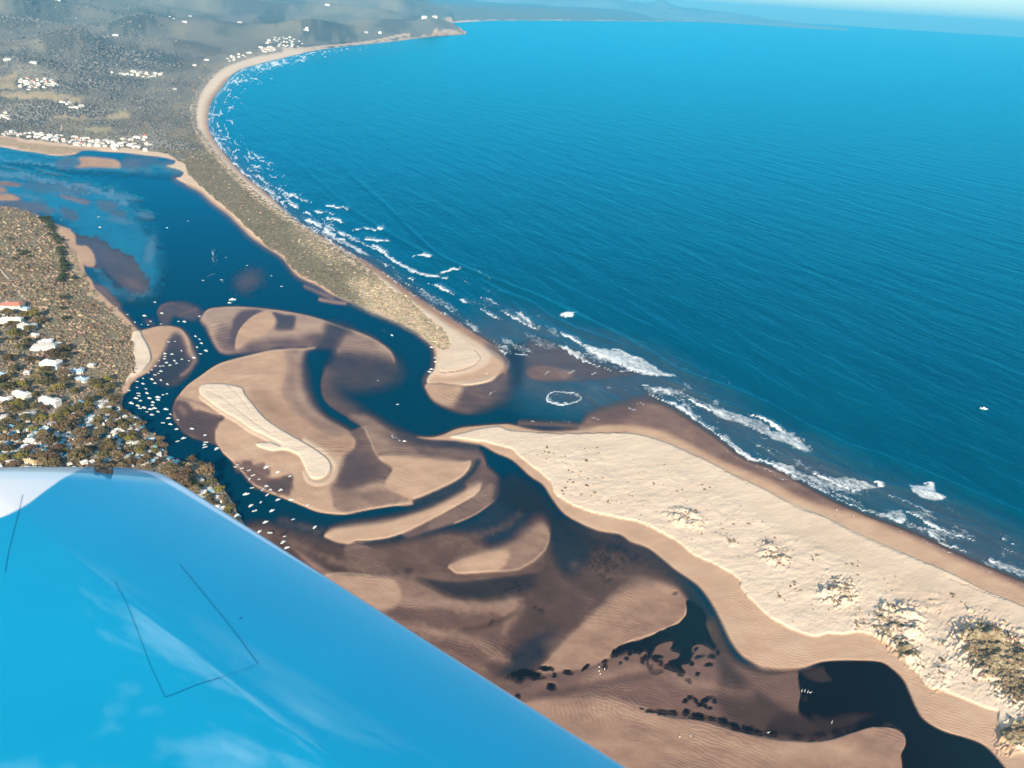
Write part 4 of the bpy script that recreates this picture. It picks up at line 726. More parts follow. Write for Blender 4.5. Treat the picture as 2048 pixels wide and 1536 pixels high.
# ------------------------------------------------------------------ haze
hz = NT('haze'); hz.t.links.new(hz.n('ShaderNodeVolumePrincipled', i_Color=(0.07, 0.60, 0.95, 1), i_Density=3.5e-5, i_Anisotropy=0.0).outputs[0], hz.out.inputs[1])
def simple_mesh(name, V, F, mat=None, parent=None, smooth=False):
    me = bpy.data.meshes.new(name); me.from_pydata([tuple(map(float, v)) for v in V], [], [tuple(int(i) for i in f) for f in F])
    if mat:
        for m in (mat if isinstance(mat, (list, tuple)) else [mat]): me.materials.append(m)
    if smooth: me.polygons.foreach_set('use_smooth', np.ones(len(me.polygons), bool))
    me.update(); o = bpy.data.objects.new(name, me); COL.objects.link(o)
    if parent: o.parent = parent
    return o
BX = [(0, 3, 2, 1), (4, 5, 6, 7), (0, 1, 5, 4), (1, 2, 6, 5), (2, 3, 7, 6), (3, 0, 4, 7)]
def boxv(x0, y0, z0, x1, y1, z1): return [(x0,y0,z0),(x1,y0,z0),(x1,y1,z0),(x0,y1,z0),(x0,y0,z1),(x1,y0,z1),(x1,y1,z1),(x0,y1,z1)]
ho = simple_mesh('haze', boxv(-120000, -3000, -7, 120000, 64000, 960), BX, hz.m); ho['kind'] = 'stuff'
#---PART2---
# ------------------------------------------------------------------ materials for the things
def M(name, col, rough=0.6, spec=0.3, coat=0.0, noise=None, metal=0.0, rnd=0.0):
    t = NT(name)
    c = col
    b = t.n('ShaderNodeBsdfPrincipled', i_Roughness=rough, i_Specular_IOR_Level=spec, i_Metallic=metal, i_Coat_Weight=coat, i_Coat_Roughness=0.03)
    src = None
    if noise:
        sc, amt = noise
        nz = t.noise(t.n('ShaderNodeTexCoord').outputs['Object'], sc, 3)
        src = t.mix(t.mr(nz, 0.3, 0.7), tuple(x*(1-amt) for x in col), tuple(min(1, x*(1+amt)) for x in col))
    if rnd:
        r = t.n('ShaderNodeObjectInfo').outputs['Random']
        hs = t.n('ShaderNodeHueSaturation', i_Hue=t.mr(r, 0, 1, 0.5-rnd*0.10, 0.5+rnd*0.06), i_Value=t.mr(t.math('FRACT', t.math('MULTIPLY', r, 7.3)), 0, 1, 1-rnd, 1+rnd))
        if src is not None: t.t.links.new(src, hs.inputs['Color'])
        else: hs.inputs['Color'].default_value = tuple(col)+(1,)
        src = hs.outputs[0]
    if src is not None: t.t.links.new(src, b.inputs['Base Color'])
    else: b.inputs['Base Color'].default_value = tuple(col)+(1,)
    t.t.links.new(b.outputs[0], t.out.inputs[0]); return t.m
M_WHITE = M('white_paint', (0.64, 0.63, 0.60), 0.45, noise=(1.5, 0.08))
M_ROOFW = M('pale_roof', (0.52, 0.50, 0.46), 0.6, noise=(0.8, 0.12), rnd=0.25)
M_ROOFG = M('blue_grey_roof', (0.33, 0.42, 0.50), 0.5, noise=(0.8, 0.15))
M_ROOFR = M('red_roof', (0.42, 0.17, 0.12), 0.75, noise=(1.0, 0.25))
M_ROOFO = M('ochre_roof', (0.55, 0.36, 0.20), 0.75, noise=(1.0, 0.2))
M_ROOFB = M('brown_roof', (0.24, 0.20, 0.17), 0.75, noise=(1.0, 0.2))
M_WALLC = M('cream_wall', (0.72, 0.66, 0.54), 0.8, noise=(0.7, 0.1))
M_WALLP = M('pink_wall', (0.70, 0.52, 0.46), 0.8, noise=(0.7, 0.1))
M_GLASS = M('window_glass', (0.03, 0.045, 0.06), 0.12, 0.6)
M_BLUE = M('blue_canvas', (0.02, 0.13, 0.22), 0.7, noise=(2, 0.2))
M_TEAL = M('pale_blue_canvas', (0.16, 0.32, 0.40), 0.7, noise=(2, 0.2))
M_GREYC = M('grey_canvas', (0.38, 0.38, 0.37), 0.8, noise=(2, 0.2))
M_DARK = M('dark_rubber', (0.02, 0.02, 0.022), 0.6)
M_WOODY = M('bark', (0.12, 0.085, 0.06), 0.9, noise=(2, 0.3))
M_SKIN = M('skin', (0.45, 0.27, 0.19), 0.6)
M_HAIR = M('hair', (0.04, 0.03, 0.02), 0.7)
M_DECK = M('boat_deck', (0.62, 0.60, 0.55), 0.6, noise=(3, 0.1))
M_ROCK = M('mountain_rock', (0.26, 0.27, 0.27), 0.9, noise=(0.001, 0.3))
M_SHIRTW = M('white_shirt', (0.78, 0.77, 0.75), 0.8)
M_SHORTS = M('dark_shorts', (0.05, 0.06, 0.09), 0.8)
M_RED = M('red_cloth', (0.5, 0.06, 0.05), 0.8)
def leafmat(name, a, b, rnd=0.35, sc=0.5):
    t = NT(name)
    nz = t.noise(t.n('ShaderNodeNewGeometry').outputs['Position'], sc, 4, 0.7)
    src = t.mix(t.mr(nz, 0.35, 0.65), a, b)
    at = t.n('ShaderNodeAttribute', attribute_name='tone').outputs['Fac']
    r = t.math('ADD', t.n('ShaderNodeObjectInfo').outputs['Random'], at)
    hs = t.n('ShaderNodeHueSaturation', i_Hue=t.mr(t.math('FRACT', r), 0, 1, 0.5-rnd*0.09, 0.5+rnd*0.05), i_Value=t.mr(t.math('FRACT', t.math('MULTIPLY', r, 5.7)), 0, 1, 1-rnd, 1+rnd), i_Color=src)
    bs = t.n('ShaderNodeBsdfPrincipled', i_Base_Color=hs.outputs[0], i_Roughness=0.8, i_Specular_IOR_Level=0.1)
    t.t.links.new(bs.outputs[0], t.out.inputs[0]); return t.m
M_LEAF = leafmat('olive_leaves', (0.04, 0.036, 0.014), (0.16, 0.125, 0.055), 0.35, 0.9)
M_LEAFB = leafmat('bronze_leaves', (0.05, 0.034, 0.019), (0.215, 0.155, 0.085), 0.3, 0.9)
M_LEAFY = leafmat('yellow_green_leaves', (0.09, 0.08, 0.015), (0.22, 0.18, 0.05), 0.2, 0.9)
M_SCRUB = leafmat('scrub_leaves', (0.12, 0.085, 0.05), (0.30, 0.225, 0.145), 0.5, 0.03)
M_FOREST = leafmat('forest_leaves', (0.085, 0.09, 0.092), (0.185, 0.175, 0.165), 0.22, 0.004)
M_DUNEG = leafmat('dune_grass', (0.26, 0.20, 0.10), (0.60, 0.47, 0.29), 0.3, 0.06)

def empty(name, loc, label, cat, group=None, rz=0.0):
    o = bpy.data.objects.new(name, None); COL.objects.link(o); o.location = loc; o.rotation_euler = (0, 0, rz); o.empty_display_size = 1
    o['label'] = label; o['category'] = cat
    if group: o['group'] = group
    return o
def copy_tree(o, loc, rz, sc, label, group=None, cat=None):
    c = o.copy(); COL.objects.link(c); c.location = loc; c.rotation_euler = (0, 0, rz); c.scale = sc if isinstance(sc, tuple) else (sc,)*3
    c['label'] = label
    if cat: c['category'] = cat
    if group: c['group'] = group
    elif 'group' in c: del c['group']
    for ch in list(o.children):
        d = ch.copy(); COL.objects.link(d); d.parent = c
        for g in list(ch.children):
            e = g.copy(); COL.objects.link(e); e.parent = d
    return c
def zat(X, Y):
    """height of the built ground under a point"""
    v = H/Y; a = math.atan(v); yy = FPX*math.tan(a-TH); r = np.interp(yy, ylist, np.arange(NR)); c = np.interp(X/Y, uc, np.arange(NC))
    i = min(int(r), NR-2); j = min(int(c), NC-2); fr = r-i; fc = c-j
    return float(GZ[i, j]*(1-fr)*(1-fc)+GZ[i+1, j]*fr*(1-fc)+GZ[i, j+1]*(1-fr)*fc+GZ[i+1, j+1]*fr*fc)
def place(px, py, water=False):
    X, Y = gxy(px, py); X = float(X); Y = float(Y)
    if water: return (X, Y, 0.0)
    ks = np.linspace(0.45, 1.0, 160) if Y > 2500 else np.linspace(0.93, 1.0, 60)      # walk along the line of sight to the first ground
    pk_ = 0.3
    for k in ks:
        z = H*(1-k); g = zat(X*k, Y*k)
        if z <= g: break
        pk_ = k
    lo, hi = pk_, k
    for _ in range(12):
        m = (lo+hi)/2
        if H*(1-m) <= zat(X*m, Y*m): hi = m
        else: lo = m
    return (X*hi, Y*hi, zat(X*hi, Y*hi))

# ------------------------------------------------------------------ distant mountains
mp_ = [(700,-60),(900,-52),(1050,-30),(1150,-24),(1215,-14),(1249,0),(1262,4),(1275,3),(1290,6),(1305,4),(1313,2),(1322,-3),(1330,0),(1345,9),(1365,15),(1390,16),(1420,21),(1460,25),(1500,31),(1530,37),(1580,43.5),(1630,50),(1720,58)]
MY = 42000.0
V = []; F = []
xs = np.arange(700, 1700, 6)
for x in xs:
    y = np.interp(x, [p[0] for p in mp_], [p[1] for p in mp_])+0.8*vnoise(np.array(x/9.0), np.array(0.5), 3)
    a = (x-1024)/FPX; b = -(y-768)/FPX; d = RT*a+UP*b+Fw; s = MY/d[1]; z = H+d[2]*s
    for k, (dy, f) in enumerate([(-7000, 0), (-4500, .33), (-2000, .7), (0, 1), (2500, .6), (7000, 0)]):
        V.append((d[0]*s*(1+dy/MY), MY+dy, max(-3, z)*f*(1+0.0*k)+(-3 if f == 0 else 0)+(60*vnoise(np.array(x/14.0), np.array(k*1.7), 8)*f if k != 3 else 0)))
n = 6
for i in range(len(xs)-1):
    for k in range(n-1): F.append((i*n+k, (i+1)*n+k, (i+1)*n+k+1, i*n+k+1))
o = simple_mesh('mountains', V, F, M_ROCK, smooth=True); o['kind'] = 'structure'

# ------------------------------------------------------------------ the aeroplane wing
tl = math.radians(10); aa = math.radians(50)
WN = np.array([math.sin(tl)*math.cos(aa), math.sin(tl)*math.sin(aa), math.cos(tl)]); WD = 1.8
def ray(px, py): return RT*(px-1024)/FPX-UP*(py-768)/FPX+Fw
def wpl(px, py, off=0.0):
    r = ray(px, py); return r*((-WD+off)/(WN@r))
wA = wpl(298, 938); wB = wpl(1240, 1543); wC = wpl(0, 956)
e1 = (wB-wA)/np.linalg.norm(wB-wA); eT = (wC-wA)/np.linalg.norm(wC-wA)
CH = 2.3; LS = 5.2; TK = 0.15
def wprof(s, t):
    ft = (0.32*np.sqrt(np.clip(1-(1-np.clip(t/0.05, 0, 1))**2, 0, 1))+0.68*(1-(1-np.clip(t/0.95, 0, 1))**2))*(0.55+0.45*np.clip((CH-t)/CH*1.5, 0, 1))
    ft = ft*np.clip((CH-t)/0.8, 0, 1)**0.6
    fs = np.sqrt(np.clip(1-(1-np.clip(s/0.35, 0, 1))**2, 0, 1))
    return TK*ft*fs
RC = 0.17
def wsurf(s, t, side=1):
    s0, t0 = s, t
    inn = (s < RC) & (t < RC)
    u = np.where(inn, (RC-s)/RC, 0); v = np.where(inn, (RC-t)/RC, 0)
    s = np.where(inn, RC-RC*u*np.sqrt(np.clip(1-v*v/2, 0, 1)), s); t = np.where(inn, RC-RC*v*np.sqrt(np.clip(1-u*u/2, 0, 1)), t)
    h = wprof(s0, t0)*side*(1 if side > 0 else 0.45)
    return wA+s[..., None]*e1+t[..., None]*eT+h[..., None]*WN
def gl_(n, p=1.6): x = np.linspace(0, 1, n); return x**p
ss = np.concatenate([gl_(60, 2)*0.6, np.linspace(0.62, LS, 150)]); tt = np.concatenate([gl_(70, 2)*0.75, np.linspace(0.765, CH, 100)])
GT, GS = np.meshgrid(tt, ss); top = wsurf(GS, GT, 1); bot = wsurf(GS, GT, -1)
Pt = top.reshape(-1, 3)+np.array([0, 0, H]); Pb = bot.reshape(-1, 3)+np.array([0, 0, H]); a, b = GS.shape
ii = np.arange(a*b).reshape(a, b)
q = np.stack([ii[:-1, :-1], ii[1:, :-1], ii[1:, 1:], ii[:-1, 1:]], -1).reshape(-1, 4)
qb = q[:, ::-1]+a*b
org = np.array([wA[0], wA[1], wA[2]+H])
wing = empty('aircraft_wing', org, 'glossy sky blue aircraft wing with painted white reflection and a square hatch in the foreground', 'aircraft wing')
def wing_paint():
    t = NT('wing_paint')
    refl = t.n('ShaderNodeAttribute', attribute_name='white').outputs['Fac']
    ob = t.n('ShaderNodeTexCoord').outputs['Object']
    nz = t.noise(ob, 2.0, 3)
    blue = t.mix(t.mr(nz, 0.3, 0.7), (0.0, 0.31, 0.51), (0.0, 0.34, 0.55))
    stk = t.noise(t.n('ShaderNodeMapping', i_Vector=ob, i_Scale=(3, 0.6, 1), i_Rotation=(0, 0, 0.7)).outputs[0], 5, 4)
    refl2 = t.mr(t.math('ADD', refl, t.math('MULTIPLY', t.math('SUBTRACT', stk, 0.5), 0.45)), 0.4, 0.62)
    c = t.mix(t.n('ShaderNodeAttribute', attribute_name='rim').outputs['Fac'], blue, (0.66, 0.74, 0.84)); c = t.mix(refl2, c, (0.95, 0.90, 0.84))  # edge highlight and tip reflection are mixed into the paint colour
    bp = t.n('ShaderNodeBump', i_Strength=0.1, i_Distance=0.02, i_Height=t.noise(ob, 1.6, 2)).outputs[0]
    b = t.n('ShaderNodeBsdfPrincipled', i_Base_Color=c, i_Roughness=0.35, i_Specular_IOR_Level=0.2, i_Coat_Weight=0.9, i_Coat_Roughness=0.03, i_Coat_IOR=1.85, i_Normal=bp, i_Coat_Normal=bp)
    t.t.links.new(b.outputs[0], t.out.inputs[0]); return t.m
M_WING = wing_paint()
allv = np.concatenate([Pt, Pb])-org
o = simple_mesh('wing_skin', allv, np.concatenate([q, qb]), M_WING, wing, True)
tpx, tpy = pix(Pt[:, 0], Pt[:, 1], Pt[:, 2])
sd_refl, _ = sdist([(-900,900),(0,925),(175,925),(150,944),(118,962),(90,982),(60,1006),(32,1022),(0,1036),(-60,1050),(-400,1150),(-900,1200)], tpx.astype(np.float32), tpy.astype(np.float32))
at = o.data.attributes.new('white', 'FLOAT', 'POINT'); at.data.foreach_set('value', np.concatenate([sst(0.5+sd_refl/26.), sst(0.5+sd_refl/26.)]).astype(np.float32))  # bright sky reflection at the tip, painted as a colour mask
rim_hl = sst((0.045+0.06*np.clip(1-GS/1.3, 0, 1)-GT)/0.02+0.5)*(GS > 0.02)*(GS < 4.9); rim_hl = np.maximum(rim_hl, 0).ravel()  # pale highlight painted along the leading edge
at = o.data.attributes.new('rim', 'FLOAT', 'POINT'); at.data.foreach_set('value', np.concatenate([rim_hl, rim_hl]).astype(np.float32))
def on_wing(px, py, lift=0.0015):
    off = 0.0
    B = np.stack([e1, eT, WN], 1); Bi = np.linalg.inv(B)
    for k in range(12):
        p = wpl(px, py, off); s, t_, h = Bi@(p-wA); off = float(wprof(np.array(max(s, 0)), np.array(max(t_, 0))))
    return wpl(px, py, off)+WN*lift+np.array([0, 0, H])
def seam(name, pts, wdt, mat, parent):
    P = []
    for i in range(len(pts)-1):
        n = max(2, int(math.hypot(pts[i+1][0]-pts[i][0], pts[i+1][1]-pts[i][1])/8))
        for k in range(n): P.append(on_wing(pts[i][0]+(pts[i+1][0]-pts[i][0])*k/n, pts[i][1]+(pts[i+1][1]-pts[i][1])*k/n))
    P.append(on_wing(*pts[-1])); P = np.array(P)
    T = np.gradient(P, axis=0); T /= np.linalg.norm(T, axis=1)[:, None]; S = np.cross(T, WN); S /= np.linalg.norm(S, axis=1)[:, None]
    V = np.concatenate([P-S*wdt/2, P+S*wdt/2])-org; n = len(P)
    o = simple_mesh(name, V, [(i, i+1, n+i+1, n+i) for i in range(n-1)], mat, parent); return o
M_SEAM = M('seam_gap', (0.0, 0.09, 0.20), 0.6)
for pts, wd in [([(229,1162),(252,1205),(275,1262),(300,1330),(330,1395)], .0011), ([(330,1395),(345,1390),(400,1368),(440,1356)], .0018), ([(440,1356),(515,1330)], .0008), ([(360,1130),(385,1160),(420,1203),(470,1265),(516,1328)], .0016), ([(229,1162),(290,1145),(360,1128)], .0005)]:
    seam('hatch_seam', pts, wd, M_SEAM, wing)
seam('aileron_seam', [(45,990),(38,1022),(28,1060),(18,1100),(10,1145)], .0015, M_SEAM, wing)
seam('scratch', [(479,1238),(485,1236)], .004, M_SEAM, wing)
c0 = on_wing(207, 944, 0.0)-org
V = []; F = []
for (dx, dy, r1, r2, h) in [(0, 0, .030, .024, .018), (-.026, 0, .014, .012, .026), (.028, .0, .013, .011, .028)]:
    b0 = len(V)
    for z, r in ((-.01, r1), (h*.7, r1), (h, r2*.8)):
        for k in range(12):
            an = k*math.pi/6; V.append(tuple(c0+(dx+r*math.cos(an))*np.array([1, 0, 0])+(r*.55*math.sin(an))*np.array([0, 1, 0])+WN*z))
    for j in range(2):
        for k in range(12): F.append((b0+j*12+k, b0+j*12+(k+1) % 12, b0+j*12+12+(k+1) % 12, b0+j*12+12+k))
    F.append(tuple(b0+24+k for k in range(12)))
simple_mesh('tip_fitting', V, F, M_DARK, wing)

# ------------------------------------------------------------------ foliage
def ico(sub=1):
    import bmesh
    bm = bmesh.new(); bmesh.ops.create_icosphere(bm, subdivisions=sub, radius=1)
    V = np.array([v.co[:] for v in bm.verts]); F = np.array([[v.index for v in f.verts] for f in bm.faces]); bm.free(); return V, F
IV, IF = ico(1); IV2, IF2 = ico(2)
DV = np.array([(0, 0, 1.0)]+[(0.62*math.cos(k*math.pi/3), 0.62*math.sin(k*math.pi/3), 0.72) for k in range(6)]+[(math.cos(k*math.pi/3+.5), math.sin(k*math.pi/3+.5), 0.0) for k in range(6)])
DF = np.array([(0, 1+k, 1+(k+1) % 6) for k in range(6)]+[(1+k, 7+k, 1+(k+1) % 6) for k in range(6)]+[(1+(k+1) % 6, 7+k, 7+(k+1) % 6) for k in range(6)])
def clumps(name, pos, rad, hgt, mat, tones, seed=0, jit=0.35):
    r = np.random.default_rng(seed); n = len(pos); k = len(DV)
    ang = r.uniform(0, 6.28, n); V = DV[None]+r.normal(0, jit*.5, (n, k, 3))*[1, 1, .8]
    c, s = np.cos(ang)[:, None], np.sin(ang)[:, None]
    el_ = r.uniform(.75, 1.3, n)[:, None]
    x = (V[..., 0]*c-V[..., 1]*s)*rad[:, None]*el_; y = (V[..., 0]*s+V[..., 1]*c)*rad[:, None]/el_; z = V[..., 2]*hgt[:, None]-0.15*hgt[:, None]
    P = np.stack([x+pos[:, 0:1], y+pos[:, 1:2], z+pos[:, 2:3]], -1).reshape(-1, 3)
    Fc = (DF[None]+(np.arange(n)*k)[:, None, None]).reshape(-1, 3)
    me = bpy.data.meshes.new(name); me.vertices.add(len(P)); me.vertices.foreach_set('co', P.astype(np.float32).ravel())
    me.loops.add(Fc.size); me.loops.foreach_set('vertex_index', Fc.astype(np.int32).ravel())
    me.polygons.add(len(Fc)); me.polygons.foreach_set('loop_start', np.arange(0, Fc.size, 3, dtype=np.int32)); me.update(calc_edges=True)
    a = me.attributes.new('tone', 'FLOAT', 'POINT'); a.data.foreach_set('value', np.repeat(tones, k).astype(np.float32))
    me.materials.append(mat); o = bpy.data.objects.new(name, me); COL.objects.link(o); o['kind'] = 'stuff'; return o
def scatter(n, x0, y0, x1, y1, seed):
    r = np.random.default_rng(seed); px = r.uniform(x0, x1, n); py = r.uniform(y0, y1, n)
    f = paint(px, py); X, Y = gxy(px, py); Z = height(f, X, Y)
    return r, px, py, f, X, Y, Z
def stuff(name, n, box, seed, test, rad_px, rmin, rmax, hk, mat):
    r, px, py, f, X, Y, Z = scatter(n, *box, seed)
    keep = test(r, px, py, f)
    px, py, X, Y, Z = px[keep], py[keep], X[keep], Y[keep], Z[keep]
    d = np.sqrt(X*X+Y*Y+H*H)
    rad = np.clip(rad_px*d/FPX*r.lognormal(0, .38, len(X)), rmin, rmax)
    return clumps(name, np.stack([X, Y, Z], -1), rad, rad*hk*r.uniform(.7, 1.3, len(X)), mat, r.uniform(0, 1, len(X)), seed)
rn = lambda r, a: r.uniform(0, 1, a.shape)
stuff('scrub', 52000, (-260, 395, 560, 1120), 11, lambda r, px, py, f: (f.V > 0.3) & (f.A < .02) & (rn(r, px) < f.V*(1-.75*f.TW)*(.55+.6*(fbm(px/16, py/12, 3, 4)+.3))) & (py < 1130) & (px < 380), 1.9, 1.0, 3.2, .95, M_SCRUB)
stuff('woodland', 34000, (-300, 30, 520, 320), 12, lambda r, px, py, f: (f.A < .02) & (f.V > .5) & (f.G < .4) & (f.TW < .75) & (rn(r, px) < (.28+.7*f.D+.9*np.clip(fbm(px/28, py/9, 3, 6), 0, 1))*sst((400-px+(py-160)*.3)/120.)), 1.5, 4.0, 13, .8, M_FOREST)
stuff('dune_scrub', 15000, (340, 100, 910, 710), 13, lambda r, px, py, f: (f.A < .02) & (f.V > .35) & (rn(r, px) < .75*f.V*(1-.55*f.G)), 1.35, 0.8, 6, .6, M_SCRUB)
stuff('dune_grass', 9000, (560, 480, 910, 710), 14, lambda r, px, py, f: (f.A < .02) & (f.V > .3) & (rn(r, px) < f.G), 1.4, 0.7, 3, .5, M_DUNEG)
stuff('beach_scrub', 60000, (1030, 885, 2200, 1530), 15, lambda r, px, py, f: (f.A < .02) & (f.S < .3) & (rn(r, px) < np.where(f.V > .05, f.V*.85, np.clip(f.HM-.12, 0, 1)*.5*sst(fbm(px/22, py/12, 2, 91)*2+.2))), 1.6, 0.4, 1.9, .8, leafmat('dune_bush_leaves', (0.11, 0.078, 0.045), (0.30, 0.215, 0.125), 0.35, 0.08))

def tree_data(seed, mat):
    r = np.random.default_rng(seed); Vs = []; Fs = []; n0 = 0
    for i in range(54):
        u = r.normal(0, 1, 3); u /= np.linalg.norm(u); u[2] = abs(u[2])*.95-.12
        rr = r.uniform(.62, 1.0) if i > 10 else r.uniform(.2, .6)
        lob = 1+.28*math.sin(3*math.atan2(u[1], u[0])+seed)+.15*math.sin(5*math.atan2(u[1], u[0])+2*seed)
        c = np.array([u[0]*lob, u[1]*lob, .95+u[2]*.75])*[rr, rr, 1]+[0, 0, .0]
        s = r.uniform(.13, .30); W = IV*(1+r.normal(0, .22, (len(IV), 1)))*s*[1, 1, .8]+c
        Vs.append(W); Fs.append(IF+n0); n0 += len(IV)
    # leaf sprays that break the outline
    for i in range(420):
        u = r.normal(0, 1, 3); u /= np.linalg.norm(u); u[2] = abs(u[2])*.95-.15
        lob = 1+.28*math.sin(3*math.atan2(u[1], u[0])+seed)
        c = np.array([u[0]*lob, u[1]*lob, .95+u[2]*.8])*[1, 1, 1]*r.uniform(.85, 1.12); a = r.normal(0, 1, 3); a /= np.linalg.norm(a); b = np.cross(a, r.normal(0, 1, 3)); b /= np.linalg.norm(b); s = r.uniform(.05, .11)
        Vs.append(np.array([c-a*s, c+b*s*.6, c+a*s, c-b*s*.6])); Fs.append(np.array([[n0, n0+1, n0+2], [n0, n0+2, n0+3]])); n0 += 4
    V = np.concatenate(Vs); F = np.concatenate(Fs)
    V[:, 2] -= .0
    t = []; tf = []
    segs = [((0, 0, -.1), (0.03, 0.02, .75), .085, .05)]+[((0.02, 0.01, .5), (.5*math.cos(a), .5*math.sin(a), 1.0), .045, .02) for a in (seed, seed+2.1, seed+4.2)]
    for (p, q_, ra, rb) in segs:
        b0 = len(t)
        for (c, rr) in ((p, ra), (q_, rb)):
            for k in range(6): t.append((c[0]+rr*math.cos(k*1.0472), c[1]+rr*math.sin(k*1.0472), c[2]))
        for k in range(6): tf.append((b0+k, b0+(k+1) % 6, b0+6+(k+1) % 6, b0+6+k))
    return V, F, t, tf
PROTO = {}
def tree_proto(kind, i, mat, loc, label, group):
    V, F, t, tf = tree_data(i*7+1, mat)
    r = empty(kind, loc, label, 'tree', group)
    simple_mesh('crown', V, F, mat, r); simple_mesh('trunk', t, tf, M_WOODY, r); return r

TREES = [(341,939,14,'b'),(375,946,12,'b'),(414,947,16,'b'),(385,918,8,'o'),(403,930,6,'o'),(370,969,17,'b'),(425,966,9,'o'),(439,982,9,'y'),(447,1000,8,'b'),(422,1008,9,'o'),(356,957,10,'b'),(392,985,11,'b'),(463,1015,7,'b'),(452,1026,8,'o'),
 (40,810,10,'y'),(88,872,10,'b'),(97,886,14,'b'),(136,858,14,'b'),(120,856,9,'b'),(161,868,12,'b'),(160,886,11,'b'),(197,842,9,'o'),(154,920,14,'o'),(172,909,12,'o'),(190,886,10,'b'),(222,895,12,'o'),(212,912,12,'o'),(235,914,12,'b'),(180,803,8,'o'),(100,915,14,'b'),(112,930,12,'b'),(88,925,10,'b'),(120,900,10,'b'),
 (60,660,8,'o'),(50,632,9,'o'),(24,650,7,'o'),(68,632,10,'y'),(30,670,9,'y'),(110,710,12,'o'),(126,698,8,'o'),(20,720,9,'o'),(62,722,8,'o'),(40,700,8,'o'),(78,758,10,'o'),(20,775,10,'o'),(48,770,8,'y'),(95,768,9,'o'),(118,780,9,'y'),(130,750,9,'b'),(30,740,8,'o'),(8,775,8,'o'),(70,790,7,'o'),(85,740,7,'y'),(190,770,10,'o'),(205,790,9,'o'),(220,775,9,'o'),(228,800,8,'o'),(215,760,8,'y'),(250,855,9,'o'),(243,848,8,'o'),(265,845,7,'o'),(282,850,7,'b'),(290,865,6,'o'),(270,870,7,'o'),(256,905,8,'b'),(280,900,9,'o'),(300,890,8,'b'),(296,916,8,'b'),(312,905,7,'o'),(320,880,7,'b'),(328,893,7,'b'),(262,925,10,'b'),(245,935,10,'b'),(285,925,8,'b'),(318,925,7,'o'),(225,935,9,'o'),(200,935,10,'b'),(180,940,9,'b'),
 (10,880,9,'b'),(22,900,9,'o'),(8,920,8,'y'),(30,930,8,'b'),(45,856,8,'o'),(20,845,8,'o'),(60,900,8,'b'),(5,860,7,'o'),(150,840,8,'b'),(110,835,8,'y'),(75,840,7,'o'),(130,820,8,'o'),(160,815,8,'o'),(178,820,8,'o'),(100,800,7,'o'),(30,822,8,'o'),(15,810,8,'o'),(90,818,7,'b'),(215,825,8,'o'),(232,835,7,'b'),(205,865,9,'b'),(222,855,8,'b')]
r = np.random.default_rng(21)
def dmin(x, y, L): return min((math.hypot(x-a[0], y-a[1]) for a in L), default=99)
HOUSES = [(25,611,36,15,'r'),(52,617,12,8,'g'),(3,628,14,10,'w'),(25,642,36,9,'c'),(54,652,28,19,'w'),(70,670,14,7,'p'),(95,680,19,15,'w'),(91,695,38,11,'w'),(117,688,11,6,'w'),(112,703,14,5,'w'),(104,728,33,14,'w'),(155,738,22,20,'g'),(184,731,12,6,'w'),(135,746,12,8,'w'),(6,748,17,10,'g'),(55,746,9,5,'w'),(166,758,21,10,'g'),(9,797,24,15,'p'),(46,792,33,9,'c'),(102,804,40,11,'w'),(59,827,21,13,'w'),(7,833,16,9,'w'),(66,925,30,7,'o'),(70,884,27,5,'w'),(32,925,16,6,'b'),(60,938,20,8,'w')]
while len(TREES) < 250:
    x = r.uniform(-60, 490); y = r.uniform(590, 1060)
    sdv_, _ = sdist([(-80,600),(10,590),(70,625),(110,665),(150,705),(180,750),(235,770),(250,825),(290,850),(330,895),(340,915),(400,930),(470,1020),(480,1050),(400,1000),(330,960),(-80,960)], np.array([x]), np.array([y]), True, False)
    if sdv_[0] < 1 or dmin(x, y, TREES) < 6.2: continue
    if any(abs(x-h[0]) < h[2]*.5+3 and abs(y-h[1]) < h[3]*.5+4 for h in HOUSES): continue
    TREES.append((x, y, r.uniform(4.5, 8.5), 'obobbooy'[r.integers(0, 8)]))
ZON = [('by the wing tip and river', (400, 960)), ('along the park river bank', (300, 890)), ('in the grove above the wing', (190, 900)), ('among the lower left caravans', (60, 900)), ('beside the white slope villas', (60, 690)), ('near the long white hall', (90, 790)), ('on the slope below the blue grey roof', (205, 790)), ('between tents in mid park', (140, 840))]
def zone(x, y): return min(ZON, key=lambda z: math.hypot(x-z[1][0], y-z[1][1]))[0]
TM = {'o': (M_LEAF, 'olive green'), 'b': (M_LEAFB, 'bronze brown'), 'y': (M_LEAFY, 'yellow green')}
protos = {}
for i, (x, y, rp_, k) in enumerate(TREES):
    loc = place(x, y+rp_*.55); d = math.sqrt(loc[0]**2+loc[1]**2+H*H); R_ = rp_*d/FPX*1.0
    if i < 104 or R_ > 4: lab = None
    size = 'tall' if rp_ > 11 else ('round' if rp_ > 7.4 else 'small')
    zn = zone(x, y); lab = f'{size} {TM[k][1]} tree {zn}'; grp = f'{size} {TM[k][1]} trees {zn}'
    key = (k, i % 4)
    sc = (R_, R_, R_*r.uniform(.8, 1.1))
    if key not in protos:
        o = tree_proto('broadleaf_tree', i % 4+10*'oby'.index(k), TM[k][0], loc, lab, grp); o.scale = sc; protos[key] = o
    else: copy_tree(protos[key], loc, r.uniform(0, 6.28), sc, lab, grp)

